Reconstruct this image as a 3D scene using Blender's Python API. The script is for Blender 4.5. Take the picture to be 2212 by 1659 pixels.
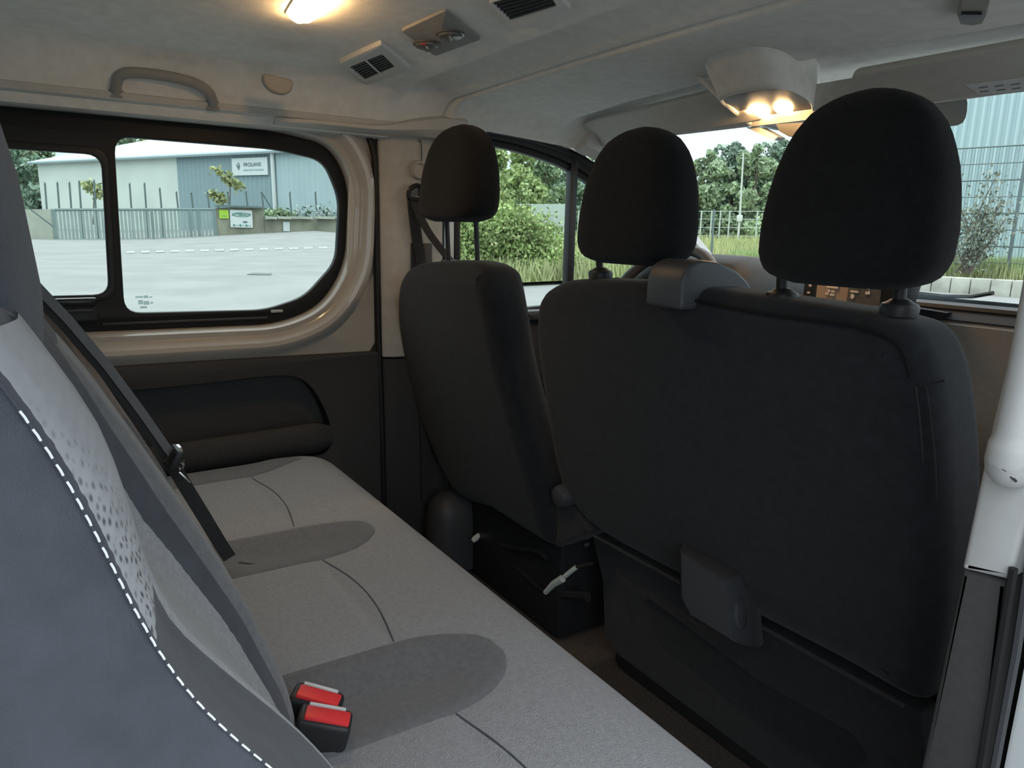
import bpy, bmesh, math, random
from mathutils import Vector, Matrix
from mathutils.geometry import tessellate_polygon
random.seed(7)
for o in list(bpy.data.objects): bpy.data.objects.remove(o)
S = bpy.context.scene
COL = S.collection
# ------------------------------------------------------------------ camera
IW, IH, FPX = 2212, 1659, 1558.0
YAW, PITCH, ROLL = math.radians(56.44), math.radians(12.05), math.radians(1.3)
CAM = Vector((1.0, 0.0, 0.97))
FW = Vector((-math.sin(YAW)*math.cos(PITCH), math.cos(YAW)*math.cos(PITCH), -math.sin(PITCH)))
_r = Vector((math.cos(YAW), math.sin(YAW), 0)); _u = _r.cross(FW)
RT = math.cos(ROLL)*_r + math.sin(ROLL)*_u
UP = -math.sin(ROLL)*_r + math.cos(ROLL)*_u
cd = bpy.data.cameras.new('camera'); cam = bpy.data.objects.new('camera', cd); COL.objects.link(cam)
cd.sensor_width = 36; cd.lens = FPX/IW*36; cd.clip_start = .02; cd.clip_end = 600
cam.matrix_world = Matrix(((RT.x, UP.x, -FW.x, CAM.x), (RT.y, UP.y, -FW.y, CAM.y), (RT.z, UP.z, -FW.z, CAM.z), (0, 0, 0, 1)))
S.camera = cam
# ------------------------------------------------------------------ sky and exposure
SKY = 1.0
wd = bpy.data.worlds.new('overcast_sky'); S.world = wd; wd.use_nodes = True
nt = wd.node_tree; nt.nodes.clear()
def N(nt, t, **kw):
    n = nt.nodes.new(t)
    for k, v in kw.items(): setattr(n, k, v)
    return n
tc = N(nt, 'ShaderNodeTexCoord'); sx = N(nt, 'ShaderNodeSeparateXYZ')
nt.links.new(tc.outputs['Generated'], sx.inputs[0])
# CIE overcast law: L = Lz (1 + 2 sin h) / 3
cl = N(nt, 'ShaderNodeMath', operation='MAXIMUM'); nt.links.new(sx.outputs['Z'], cl.inputs[0]); cl.inputs[1].default_value = 0
mu = N(nt, 'ShaderNodeMath', operation='MULTIPLY_ADD'); nt.links.new(cl.outputs[0], mu.inputs[0]); mu.inputs[1].default_value = 2.0; mu.inputs[2].default_value = 1.0
rp = N(nt, 'ShaderNodeValToRGB'); nt.links.new(cl.outputs[0], rp.inputs[0])
rp.color_ramp.elements[0].color = (.50, .70, .80, 1); rp.color_ramp.elements[1].color = (.84, .87, .92, 1)
_e = rp.color_ramp.elements.new(.30); _e.color = (.78, .86, .90, 1)
mp = N(nt, 'ShaderNodeMapping'); mp.inputs['Scale'].default_value = (1.5, 1.5, 5); nt.links.new(tc.outputs['Generated'], mp.inputs[0])
nz = N(nt, 'ShaderNodeTexNoise'); nz.inputs['Scale'].default_value = 2.6; nz.inputs['Detail'].default_value = 5; nt.links.new(mp.outputs[0], nz.inputs['Vector'])
rr = N(nt, 'ShaderNodeMapRange'); rr.inputs['From Min'].default_value = .35; rr.inputs['From Max'].default_value = .65; rr.inputs['To Min'].default_value = .88; rr.inputs['To Max'].default_value = 1.08
nt.links.new(nz.outputs['Fac'], rr.inputs['Value'])
m2 = N(nt, 'ShaderNodeMath', operation='MULTIPLY'); nt.links.new(mu.outputs[0], m2.inputs[0]); nt.links.new(rr.outputs[0], m2.inputs[1])
m3 = N(nt, 'ShaderNodeMath', operation='MULTIPLY'); nt.links.new(m2.outputs[0], m3.inputs[0]); m3.inputs[1].default_value = SKY
bg = N(nt, 'ShaderNodeBackground'); nt.links.new(rp.outputs[0], bg.inputs['Color']); nt.links.new(m3.outputs[0], bg.inputs['Strength'])
wo = N(nt, 'ShaderNodeOutputWorld'); nt.links.new(bg.outputs[0], wo.inputs[0])
vs = S.view_settings
vs.view_transform = 'Standard'; vs.look = 'None'; vs.gamma = 1; vs.use_curve_mapping = False
vs.exposure = 0.72
LAMP = 40.0          # emission of the courtesy lamp lenses

# ------------------------------------------------------------------ pixel helpers
def ray(u, v): return FW + (u-IW/2)/FPX*RT - (v-IH/2)/FPX*UP
def un(u, v, ax, val):
    d = ray(u, v); i = 'xyz'.index(ax); return CAM + d*((val-CAM[i])/d[i])
def unp(u, v, y0, k, z0=.88):
    d = ray(u, v); n = Vector((0, 1, k)); return CAM + d*((y0+k*z0-n.dot(CAM))/n.dot(d))
def smooth(a, b, x):
    t = min(1, max(0, (x-a)/(b-a))); return t*t*(3-2*t)
def interp(tab, x):
    if x <= tab[0][0]: return tab[0][1]
    for (a, p), (b, q) in zip(tab, tab[1:]):
        if x <= b: return p+(q-p)*(x-a)/(b-a)
    return tab[-1][1]
def G(x, y):
    X = max(0, -x)
    return -.55 + .0078*X + .07*max(0, y-5.5)*smooth(25, 48, X)*(1-smooth(16, 24, y)) + .012*max(0, y-3)*(1-smooth(25, 48, X))
def gray_hit(u, v, lift=0):
    d = ray(u, v); t = 1.0
    while t < 200:
        p = CAM+d*t
        if p.z <= G(p.x, p.y)+lift: return p
        t += .05
    return CAM+d*60

# ------------------------------------------------------------------ materials
def lin(c):
    return tuple((v/255/12.92 if v/255 <= .04045 else ((v/255+.055)/1.055)**2.4) for v in c)
MATS = {}
def mat(name, col, rough=.8, var=0, vscale=60, bump=0, bscale=400, spec=.3, metal=0, coat=0, weave=0, sheen=0, vdetail=4, stretch=None):
    m = bpy.data.materials.new(name); m.use_nodes = True; t = m.node_tree
    b = t.nodes['Principled BSDF']
    b.inputs['Base Color'].default_value = (*col, 1); b.inputs['Roughness'].default_value = rough
    b.inputs['Specular IOR Level'].default_value = spec; b.inputs['Metallic'].default_value = metal
    b.inputs['Coat Weight'].default_value = coat; b.inputs['Sheen Weight'].default_value = sheen
    co = N(t, 'ShaderNodeTexCoord'); src = co.outputs['Object']
    if stretch:
        mpn = N(t, 'ShaderNodeMapping'); mpn.inputs['Scale'].default_value = stretch; t.links.new(src, mpn.inputs[0]); src = mpn.outputs[0]
    if var:
        n = N(t, 'ShaderNodeTexNoise'); n.inputs['Scale'].default_value = vscale; n.inputs['Detail'].default_value = vdetail
        t.links.new(src, n.inputs['Vector'])
        r = N(t, 'ShaderNodeMapRange'); r.inputs['From Min'].default_value = .3; r.inputs['From Max'].default_value = .7
        r.inputs['To Min'].default_value = 1-var; r.inputs['To Max'].default_value = 1+var
        t.links.new(n.outputs['Fac'], r.inputs['Value'])
        mx = N(t, 'ShaderNodeMix', data_type='RGBA', blend_type='MULTIPLY'); mx.inputs['Factor'].default_value = 1
        mx.inputs['A'].default_value = (*col, 1); t.links.new(r.outputs[0], mx.inputs['B']); t.links.new(mx.outputs['Result'], b.inputs['Base Color'])
    if bump:
        if weave:
            w1 = N(t, 'ShaderNodeTexVoronoi'); w1.inputs['Scale'].default_value = bscale; t.links.new(src, w1.inputs['Vector']); out = w1.outputs['Distance']
        else:
            w1 = N(t, 'ShaderNodeTexNoise'); w1.inputs['Scale'].default_value = bscale; w1.inputs['Detail'].default_value = 2; t.links.new(src, w1.inputs['Vector']); out = w1.outputs['Fac']
        bp = N(t, 'ShaderNodeBump'); bp.inputs['Strength'].default_value = bump; bp.inputs['Distance'].default_value = .002
        t.links.new(out, bp.inputs['Height']); t.links.new(bp.outputs[0], b.inputs['Normal'])
    MATS[name] = m; return m
def emit(name, col, st):
    m = bpy.data.materials.new(name); m.use_nodes = True; t = m.node_tree
    b = t.nodes['Principled BSDF']; b.inputs['Base Color'].default_value = (.8, .8, .8, 1)
    b.inputs['Emission Color'].default_value = (*col, 1); b.inputs['Emission Strength'].default_value = st
    MATS[name] = m; return m
def glass(name, tint, refl=.06):
    m = bpy.data.materials.new(name); m.use_nodes = True; t = m.node_tree; t.nodes.clear()
    tr = N(t, 'ShaderNodeBsdfTransparent'); tr.inputs[0].default_value = (*tint, 1)
    gl = N(t, 'ShaderNodeBsdfGlossy'); gl.inputs['Roughness'].default_value = .02
    fr = N(t, 'ShaderNodeLayerWeight'); fr.inputs[0].default_value = .12
    ml = N(t, 'ShaderNodeMath', operation='MULTIPLY'); t.links.new(fr.outputs['Fresnel'], ml.inputs[0]); ml.inputs[1].default_value = refl*6
    mx = N(t, 'ShaderNodeMixShader'); t.links.new(ml.outputs[0], mx.inputs[0]); t.links.new(tr.outputs[0], mx.inputs[1]); t.links.new(gl.outputs[0], mx.inputs[2])
    o = N(t, 'ShaderNodeOutputMaterial'); t.links.new(mx.outputs[0], o.inputs[0]); MATS[name] = m; return m
mat('headliner', (.74, .72, .675), .95, .06, 40, .25, 700)
mat('headliner_plastic', (.60, .585, .555), .6, .03, 30, .1, 900)
mat('headliner_trim', (.50, .49, .465), .7, .04, 40, .15, 900)
mat('trim_grey', (.27, .265, .25), .75, .05, 40, .15, 900)
mat('pillar_cloth', (.45, .43, .395), .9, .08, 30, .3, 600)
mat('fabric_black', (.009, .009, .010), .95, .22, 90, .5, 900, spec=.15, sheen=.06)
mat('fabric_front_back', (.0155, .0168, .0205), .92, .2, 60, .4, 900, spec=.2, sheen=.10)
mat('fabric_side', (.024, .024, .027), .9, .15, 60, .4, 900, spec=.2, sheen=.12)
mat('fabric_light', (.25, .255, .272), .95, .1, 160, .5, 500, weave=1, sheen=.2)
mat('fabric_dark', (.130, .133, .143), .95, .12, 120, .4, 700, sheen=.2)
mat('fabric_bolster', (.058, .064, .078), .9, .12, 40, .4, 1100, spec=.2, sheen=.12)
mm_ = mat('fabric_mesh', (.27, .278, .295), .9, .06, 60)
_t = mm_.node_tree; _b = _t.nodes['Principled BSDF']; _src = _b.inputs['Base Color'].links[0].from_socket
_co = N(_t, 'ShaderNodeTexCoord'); _mp = N(_t, 'ShaderNodeMapping'); _mp.inputs['Scale'].default_value = (1.0, 1.6, .8); _mp.inputs['Rotation'].default_value = (.5, 0, 0); _t.links.new(_co.outputs['Object'], _mp.inputs[0])
_v = N(_t, 'ShaderNodeTexVoronoi'); _v.inputs['Scale'].default_value = 210; _v.inputs['Randomness'].default_value = .35; _t.links.new(_mp.outputs[0], _v.inputs['Vector'])
_r = N(_t, 'ShaderNodeMapRange'); _r.inputs['From Min'].default_value = .16; _r.inputs['From Max'].default_value = .46; _r.inputs['To Min'].default_value = .25; _r.inputs['To Max'].default_value = 1.2; _t.links.new(_v.outputs['Distance'], _r.inputs['Value'])
_s = N(_t, 'ShaderNodeSeparateXYZ'); _t.links.new(_co.outputs['Object'], _s.inputs[0])
_zx = N(_t, 'ShaderNodeMath', operation='MULTIPLY_ADD'); _t.links.new(_s.outputs['X'], _zx.inputs[0]); _zx.inputs[1].default_value = -1.6; _t.links.new(_s.outputs['Z'], _zx.inputs[2])
_k = N(_t, 'ShaderNodeMapRange'); _k.inputs['From Min'].default_value = -.135; _k.inputs['From Max'].default_value = -.20; _k.inputs['To Min'].default_value = 0; _k.inputs['To Max'].default_value = 1; _t.links.new(_zx.outputs[0], _k.inputs['Value'])
_m = N(_t, 'ShaderNodeMix', data_type='RGBA', blend_type='MULTIPLY'); _t.links.new(_k.outputs[0], _m.inputs['Factor']); _t.links.new(_src, _m.inputs['A']); _t.links.new(_r.outputs[0], _m.inputs['B']); _t.links.new(_m.outputs['Result'], _b.inputs['Base Color'])
mat('thread', (.75, .76, .78), .7)
mat('seam_black', (.005, .005, .006), .9)
mat('seam', (.04, .04, .044), .9)
mat('trim_dark', (.052, .051, .052), .65, .08, 120, .3, 1200)
mat('trim_darker', (.035, .035, .038), .7, .08, 120, .3, 1200)
mat('plastic_black', (.022, .022, .024), .45, .05, 100)
mat('plastic_gloss', (.02, .02, .022), .2)
mat('plastic_mid', (.052, .054, .060), .45, .05, 100, .1, 1500)
mat('rubber', (.012, .012, .013), .55)
mat('door_paint_lamplit', (.44, .41, .37), .2, coat=.6)  # white body paint with a warm lamp tint put into the colour
mat('body_paint', (.66, .68, .69), .18, coat=.6)
mat('white_plastic', (.47, .47, .47), .55, .02, 60, .1, 1500)
mat('chrome', (.7, .7, .72), .2, metal=1)
mat('steel', (.35, .35, .36), .35, metal=1)
mat('webbing', (.028, .027, .028), .7, .1, 300, .4, 900)
mat('webbing_edge', (.16, .16, .165), .7, .1, 300, .4, 900)
mat('button_red', (.75, .045, .05), .4)
mat('carpet', (.055, .048, .045), 1, .35, 200, .6, 500)
mat('vent_dark', (.035, .035, .035), .6)
mat('knob_dark', (.10, .10, .10), .25)
mat('dash_lamplit', (.12, .11, .10), .55, .08, 80, .2, 1200)  # passenger side copy of the dash, warm lamplight put into the colour
mat('dash_dark', (.012, .012, .013), .6, .08, 80, .2, 1200)  # same dash kept dark on the driver side, plus gaps and hood
mat('label_white', (.62, .64, .65), .6, .08, 40)
mat('label_print', (.18, .2, .22), .7)
mat('screen_face_lamplit', (.42, .31, .235), .35)  # tan of the warm lamplight on the display put into its colour
mat('icon_light', (.85, .74, .66), .5)
mat('grey_trim', (.42, .45, .45), .4)
emit('lamp_lens', (1.0, .60, .25), LAMP)
glass('glass_side', (.84, .885, .865), .04)
glass('glass_front', (.86, .90, .885), .04)
# outside
glass('etch', (.66, .72, .72), 0)
mat('asphalt', (.265, .272, .265), .95, .10, .6, .2, 40, spec=.1)
mat('road_paint', (.345, .352, .345), .9, .25, 6)
mat('patch', (.15, .165, .165), .95)
mat('cream_cladding', (.52, .57, .52), .6, .05, .4)
mat('blue_cladding', (.215, .29, .31), .5, .04, .5)
mat('pale_cladding', (.36, .45, .47), .5, .04, .5)
mat('roof_white', (.52, .55, .55), .7, .05, .3)
mat('pipe_white', (.55, .59, .58), .5)
mat('sign_white', (.56, .60, .60), .6)
mat('sign_ink', (.10, .17, .18), .7)
mat('sign_ink_pale', (.30, .40, .42), .7)
mat('sign_green', (.10, .24, .19), .7)
mat('sign_yellow', (.36, .55, .06), .7)
mat('concrete', (.235, .235, .185), .95, .4, .8, stretch=(1, 1, .5))
mat('concrete_pale', (.36, .38, .32), .95, .15, 1)
mat('gate_metal', (.17, .225, .22), .5, .1, 1)
mat('gate_slat', (.25, .31, .30), .5, .1, 1)
mat('fence_metal', (.12, .16, .16), .5)
mat('fence_pale', (.42, .48, .46), .6)
mat('leaf_a', (.29, .375, .24), .8, .45, .6, spec=.15)
mat('leaf_b', (.37, .45, .22), .8, .45, .6, spec=.15)
mat('leaf_c', (.23, .31, .235), .8, .4, .5, spec=.15)
mat('leaf_bush', (.29, .38, .15), .8, .6, 1.2, spec=.15)
mat('leaf_dark', (.08, .12, .07), .8, .4, .6, spec=.15)
mat('leaf_olive', (.33, .36, .18), .8, .4, 2, spec=.15)
mat('leaf_shrub', (.2, .23, .18), .8, .5, 3, spec=.15)
mat('grass', (.27, .35, .15), .9, .5, .7, spec=.1)
mat('grass_dry', (.38, .41, .21), .9, .4, .5, spec=.1)
mat('bark', (.13, .11, .09), .9, .3, 8)
mat('pole_white', (.5, .53, .5), .6)
mat('corrugated', (.40, .52, .54), .45, .03, .5)
mat('kerb_stone', (.35, .36, .31), .9, .3, 2)
mat('bonnet', (.36, .47, .53), .3)  # pale blue sky reflection put into the bonnet colour

# ------------------------------------------------------------------ mesh helpers
def mesh_obj(name, verts, faces, m, parent=None, smooth_ang=40, mats=None, fm=None):
    me = bpy.data.meshes.new(name)
    me.from_pydata([tuple(v) for v in verts], [], faces); me.update()
    bm = bmesh.new(); bm.from_mesh(me); bmesh.ops.recalc_face_normals(bm, faces=bm.faces); bm.to_mesh(me); bm.free()
    if mats:
        for k in mats: me.materials.append(MATS[k])
        if fm:
            for p, i in zip(me.polygons, fm): p.material_index = i
    else: me.materials.append(MATS[m])
    if smooth_ang:
        me.shade_smooth()
        me.set_sharp_from_angle(angle=math.radians(smooth_ang))
    o = bpy.data.objects.new(name, me); COL.objects.link(o)
    if parent is not None:
        o.parent = parent
        o.matrix_parent_inverse = Matrix.Translation(-parent.location)
    return o
def tag(o, label, cat, group=None):
    o['label'] = label; o['category'] = cat
    if group: o['group'] = group
    return o
def struct(o, label=None):
    o['kind'] = 'structure'
    if label: o['label'] = label
    return o
def thing(name, label, cat, loc, group=None):
    o = bpy.data.objects.new(name, None); COL.objects.link(o); o.location = loc; o.empty_display_size = .05
    return tag(o, label, cat, group)
def part_label(o, l): o['label'] = l; return o

class MB:
    def __init__(s): s.v = []; s.f = []
    def add(s, v, f):
        n = len(s.v); s.v += [Vector(p) for p in v]; s.f += [tuple(i+n for i in q) for q in f]; return s
    def box(s, c, size, rot=None, r=0, seg=2):
        bm = bmesh.new(); bmesh.ops.create_cube(bm, size=1)
        for v in bm.verts: v.co = Vector((v.co.x*size[0], v.co.y*size[1], v.co.z*size[2]))
        if r: bmesh.ops.bevel(bm, geom=bm.edges[:], offset=r, segments=seg, profile=.5, affect='EDGES')
        bm.verts.ensure_lookup_table(); M = (rot or Matrix.Identity(3)); c = Vector(c)
        for i, v in enumerate(bm.verts): v.index = i
        V = [M @ v.co + c for v in bm.verts]; Fc = [tuple(v.index for v in f.verts) for f in bm.faces]; bm.free()
        return s.add(V, Fc)
    def rings(s, R, cap=True, closed=True):
        n = len(R[0]); V = [p for r in R for p in r]; Fc = []
        for i in range(len(R)-1):
            for j in range(n if closed else n-1):
                k = (j+1) % n; Fc.append((i*n+j, i*n+k, (i+1)*n+k, (i+1)*n+j))
        if cap:
            Fc.append(tuple(range(n))); Fc.append(tuple((len(R)-1)*n+j for j in range(n)))
        return s.add(V, Fc)
    def tube(s, pts, r, seg=8, cap=True, sq=None):
        pts = [Vector(p) for p in pts]; R = []
        for i, p in enumerate(pts):
            d = (pts[min(i+1, len(pts)-1)]-pts[max(i-1, 0)]).normalized()
            a = Vector((0, 0, 1)) if abs(d.z) < .9 else Vector((0, 1, 0))
            x = d.cross(a).normalized(); y = x.cross(d)
            rr = r[i] if isinstance(r, (list, tuple)) else r
            k = sq or 1
            R.append([p + x*rr*math.cos(2*math.pi*j/seg) + y*rr*k*math.sin(2*math.pi*j/seg) for j in range(seg)])
        return s.rings(R, cap)
    def strip(s, pts, width_dir, w, t, nrm):
        # flat webbing along pts
        R = []; wd_ = Vector(width_dir).normalized()*w/2; nn = Vector(nrm).normalized()*t/2
        for p in pts:
            p = Vector(p); R.append([p-wd_-nn, p+wd_-nn, p+wd_+nn, p-wd_+nn])
        return s.rings(R)
    def plate(s, outs, th, fr, r=0, steps=3, back=True):
        # outs: outline + holes in 2D; fr=(O,A,B,Nrm); extrude th along Nrm, rounded edge r on both faces
        O, A, B, Nn = [Vector(q) for q in fr]
        def off(poly, d):
            n = len(poly); res = []
            for i in range(n):
                p0, p1, p2 = Vector(poly[i-1]), Vector(poly[i]), Vector(poly[(i+1) % n])
                e1 = (p1-p0); e2 = (p2-p1)
                if e1.length < 1e-9: e1 = e2
                if e2.length < 1e-9: e2 = e1
                n1 = Vector((-e1.y, e1.x)).normalized(); n2 = Vector((-e2.y, e2.x)).normalized()
                b = (n1+n2)
                if b.length < 1e-6: b = n1
                b.normalize(); c = max(.4, b.dot(n1)); res.append(p1 + b*d/c)
            return res
        loops = []
        for q, poly in enumerate(outs):
            poly = [Vector((a, b)) for a, b in poly]
            ar = sum(poly[i-1].x*poly[i].y-poly[i].x*poly[i-1].y for i in range(len(poly)))
            if (ar < 0) != (q > 0): poly = poly[::-1]      # outer ccw, holes cw
            loops.append(poly)
        prof = [(r*(1-math.sin(a)), r*(1-math.cos(a))) for a in [k*math.pi/2/steps for k in range(steps+1)]] if r else [(0, 0)]
        levels = [(i, d) for i, d in prof]
        if back: levels += [(i, th-d) for i, d in reversed(prof)]
        else: levels += [(0, th)]
        front = []; backl = []
        for poly in loops:
            R = []
            for ins, dep in levels:
                q = off(poly, ins) if ins > 1e-7 else poly
                R.append([O + A*p.x + B*p.y + Nn*dep for p in q])
            s.rings(R, cap=False)
            front.append((off(poly, levels[0][0]) if levels[0][0] > 1e-7 else poly, levels[0][1])); backl.append((off(poly, levels[-1][0]) if levels[-1][0] > 1e-7 else poly, levels[-1][1]))
        for L in (front, backl):
            flat = [p for poly, _ in L for p in poly]
            tri = tessellate_polygon([[Vector((p.x, p.y, 0)) for p in poly] for poly, _ in L])
            s.add([O + A*p.x + B*p.y + Nn*L[0][1] for p in flat], [tuple(t) for t in tri])
        return s
    def weld(s): return s
    def build(s, name, m, parent=None, ang=40, label=None):
        o = mesh_obj(name, s.v, s.f, m, parent, ang)
        bm = bmesh.new(); bm.from_mesh(o.data); bmesh.ops.remove_doubles(bm, verts=bm.verts, dist=1e-5); bmesh.ops.recalc_face_normals(bm, faces=bm.faces); bm.to_mesh(o.data); bm.free()
        o.data.shade_smooth(); o.data.set_sharp_from_angle(angle=math.radians(ang))
        if label: o['label'] = label
        return o
def rpoly(pts, r, seg=5):
    # round the corners of a closed polygon
    out = []; n = len(pts)
    for i in range(n):
        p0, p1, p2 = Vector(pts[i-1][:2]), Vector(pts[i][:2]), Vector(pts[(i+1) % n][:2])
        rr = pts[i][2] if len(pts[i]) > 2 else r
        a = (p0-p1); b = (p2-p1); rr = min(rr, a.length*.48, b.length*.48)
        q0 = p1+a.normalized()*rr; q2 = p1+b.normalized()*rr
        for k in range(seg+1):
            t = k/seg; out.append(q0*(1-t)**2 + p1*2*t*(1-t) + q2*t*t)
    return [(p.x, p.y) for p in out]
def crom(pts, n=6, closed=True):
    P = [Vector(p) for p in pts]; out = []; L = len(P)
    rng = range(L) if closed else range(L-1)
    for i in rng:
        if closed: a, b, c, d = P[i-1], P[i], P[(i+1) % L], P[(i+2) % L]
        else: a, b, c, d = P[max(i-1, 0)], P[i], P[i+1], P[min(i+2, L-1)]
        for k in range(n):
            t = k/n
            out.append(.5*((2*b)+(c-a)*t+(2*a-5*b+4*c-d)*t*t+(3*b-a-3*c+d)*t**3))
    if not closed: out.append(P[-1])
    return out
def copy_tree(o, parent=None):
    c = o.copy(); COL.objects.link(c)
    if parent is not None: c.parent = parent; c.matrix_parent_inverse = o.matrix_parent_inverse
    for ch in list(o.children): copy_tree(ch, c)
    return c
def surf(fn, us, vs_):
    V = [fn(u, v) for v in vs_ for u in us]; nu = len(us); Fc = []
    for j in range(len(vs_)-1):
        for i in range(nu-1): Fc.append((j*nu+i, j*nu+i+1, (j+1)*nu+i+1, (j+1)*nu+i))
    return V, Fc
def lsp(a, b, n): return [a+(b-a)*i/(n-1) for i in range(n)]
FX = lambda x: ((x, 0, 0), (0, 1, 0), (0, 0, 1), (1, 0, 0))       # plate in a x=const plane, 2D=(y,z)
FYr = lambda y, k=0: ((0, y+.88*k, 0), (1, 0, 0), (0, -k, 1), (0, 1, 0))  # plate in a seat-back plane, 2D=(x,z)
FZ = lambda z: ((0, 0, z), (1, 0, 0), (0, 1, 0), (0, 0, 1))

# ================================================================== THE VAN SHELL
# floor
fl = MB().box((0, .75, -.02), (1.72, 3.5, .04)).build('floor', 'carpet'); struct(fl, 'dark brown carpeted van floor')
# ---- left wall: painted metal around the window
WOUT = [(-.42, 1.195, .06), (.50, 1.193, .16), (.655, 1.168, .07), (.703, 1.08, .08), (.688, .87, .06), (.618, .765, .06), (.505, .724, .06), (-.42, .733, .05)]
wout = rpoly(WOUT, .05, 6)
def offs(poly, d):
    n = len(poly); res = []
    for i in range(n):
        p0, p1, p2 = [Vector(poly[j % n]) for j in (i-1, i, i+1)]
        e = (p2-p0); res.append(p1 + Vector((e.y, -e.x)).normalized()*d)
    return res
ar = sum(wout[i-1][0]*wout[i][1]-wout[i][0]*wout[i-1][1] for i in range(len(wout)))
if ar < 0: wout = wout[::-1]
def clampo(q): return Vector((min(.757, max(-.62, q.x)), min(1.215, max(.64, q.y))))
prof = [(0, -.848), (.003, -.826), (.010, -.816), (.022, -.817), (.030, -.812), (.040, -.800), (.050, -.797), (.060, -.801), (.070, -.812), (.078, -.817), (.2, -.819)]
R = []
for d, x in prof:
    R.append([Vector((x, q.x, q.y)) for q in [clampo(p) for p in offs(wout, d)]])
# last ring: push out to the rectangle
last = []
for p in offs(wout, .09):
    c = Vector((.08, .95)); dv = p-c; t = min((.757-c.x)/dv.x if dv.x > 0 else 9, (-.62-c.x)/dv.x if dv.x < 0 else 9, (1.215-c.y)/dv.y if dv.y > 0 else 9, (.64-c.y)/dv.y if dv.y < 0 else 9)
    q = c+dv*t; last.append(Vector((-.819, q.x, q.y)))
R[-1] = last
wl = MB().rings(R, cap=False).build('wall_left', 'door_paint_lamplit', None, 30); struct(wl, 'bare white painted metal door skin framing the sliding side window')
slot = MB().plate([rpoly([(.682, .835), (.706, .835), (.720, 1.115), (.697, 1.115)], .012)], .004, FX(-.8215), .0015, 2).build('pressed_slot', 'headliner_trim', wl)
# outer skin that closes the body behind the trim
MB().plate([rpoly([(-1.0, .0), (.99, .0), (.99, .72), (-1.0, .72)], .01), ], .01, FX(-.90)).build('outer_skin', 'body_paint', wl)
MB().box((-.835, .768, .92), (.02, .08, .62)).build('pillar_filler', 'trim_dark', wl)
MB().box((-.87, -.72, .7), (.06, .56, 1.3)).build('rear_quarter_panel', 'trim_dark', wl)
# ---- window 1: black framed sliding window
PANE1 = rpoly([(.176, 1.149), (.52, 1.148), (.640, 1.130), (.678, 1.04), (.664, .878), (.578, .790), (.478, .761), (.166, .766)], .035, 5)
PANE2 = rpoly([(-.36, 1.112), (.152, 1.112), (.141, .806), (-.36, .806)], .03, 5)
w1 = MB().plate([wout, PANE1, PANE2], .02, FX(-.862), .004, 2).build('window_1', 'rubber'); struct(w1, 'black framed sliding side window with a fixed front pane')
g1 = MB().plate([rpoly([(.15, 1.17), (.56, 1.17), (.66, 1.14), (.695, 1.03), (.68, .87), (.585, .77), (.48, .75), (.15, .75)], .03)], .004, FX(-.868)).build('fixed_pane', 'glass_side', w1)
MB().plate([rpoly([(-.38, 1.13), (.165, 1.13), (.155, .79), (-.38, .79)], .03)], .004, FX(-.856)).build('sliding_pane', 'glass_side', w1)
MB().plate([rpoly([(-.37, 1.124), (.162, 1.124), (.152, .795), (-.37, .795)], .035), rpoly([(-.355, 1.108), (.147, 1.108), (.137, .81), (-.355, .81)], .03)], .01, FX(-.849), .003, 2).build('pane_frame', 'plastic_black', w1)
MB().plate([rpoly([(-.02, .752), (.113, .752), (.113, .786), (-.02, .786)], .006)], .018, FX(-.845), .004, 2).build('latch_base', 'plastic_black', w1)
lt = MB().box((-.822, .045, .797), (.02, .135, .018), r=.006).build('latch_grip', 'plastic_gloss', w1)
MB().box((-.826, .05, .778), (.012, .11, .008), r=.003).build('latch_lever', 'plastic_mid', w1)
MB().tube([(-.838, .12, .744), (-.838, .48, .742)], .0035, 6).build('runner_rail', 'trim_dark', w1)
MB().box((-.84, .505, .757), (.006, .03, .007), r=.002).build('runner_stop', 'grey_trim', w1)
# etched safety mark on the fixed pane
mk = MB()
for yy, zz, a, b in ((.200, .800, .016, .004), (.214, .800, .010, .006), (.224, .799, .006, .003), (.202, .788, .010, .010), (.214, .786, .012, .009), (.225, .786, .006, .004), (.207, .776, .014, .005)):
    mk.box((-.8632, yy, zz), (.0006, a, b))
mk.build('etched_mark', 'etch', w1)
# ---- dark lower door trim with map pocket
pocket = [tuple(p) for p in crom([(.03, .595), (.15, .594), (.33, .596), (.50, .598), (.565, .57), (.605, .50), (.622, .435), (.610, .385), (.55, .375), (.27, .362), (.03, .355)], 5)]
tp = MB().plate([rpoly([(-.62, .02), (.762, .02), (.762, .641), (.3, .650), (-.62, .660)], .006), pocket], .03, FX(-.83), .004, 2).build('wall_left_trim', 'trim_dark'); struct(tp, 'dark grey plastic lower door trim with a long pocket')
MB().plate([rpoly([(-.0, .36), (.64, .36), (.64, .61), (.0, .61)], .03)], .004, FX(-.862)).build('pocket_back', 'trim_dark', tp)
MB().rings([[Vector((x, q[0], q[1])) for q in pocket] for x in (-.805, -.876)], cap=False).build('pocket_rim', 'trim_darker', tp)
lip = [(-.800, .452), (-.796, .456), (-.790, .452), (-.783, .43), (-.781, .405), (-.787, .382), (-.797, .374), (-.806, .378), (-.806, .44)]
LR = []
for i, yy in enumerate(lsp(.03, .622, 26)):
    t = (yy-.03)/.592; taper = 1-.35*smooth(.93, 1, t); dz = .012*t
    LR.append([Vector((-.806+(x+.806)*taper, yy, (z-.41)*taper+.41+dz)) for x, z in lip])
MB().rings(LR).build('pocket_lip', 'trim_dark', tp)
MB().plate([rpoly([(-.62, .24), (.56, .24), (.50, .345), (-.62, .345)], .03)], .02, FX(-.81), .01, 3).build('lower_bulge', 'trim_darker', tp)
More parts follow.
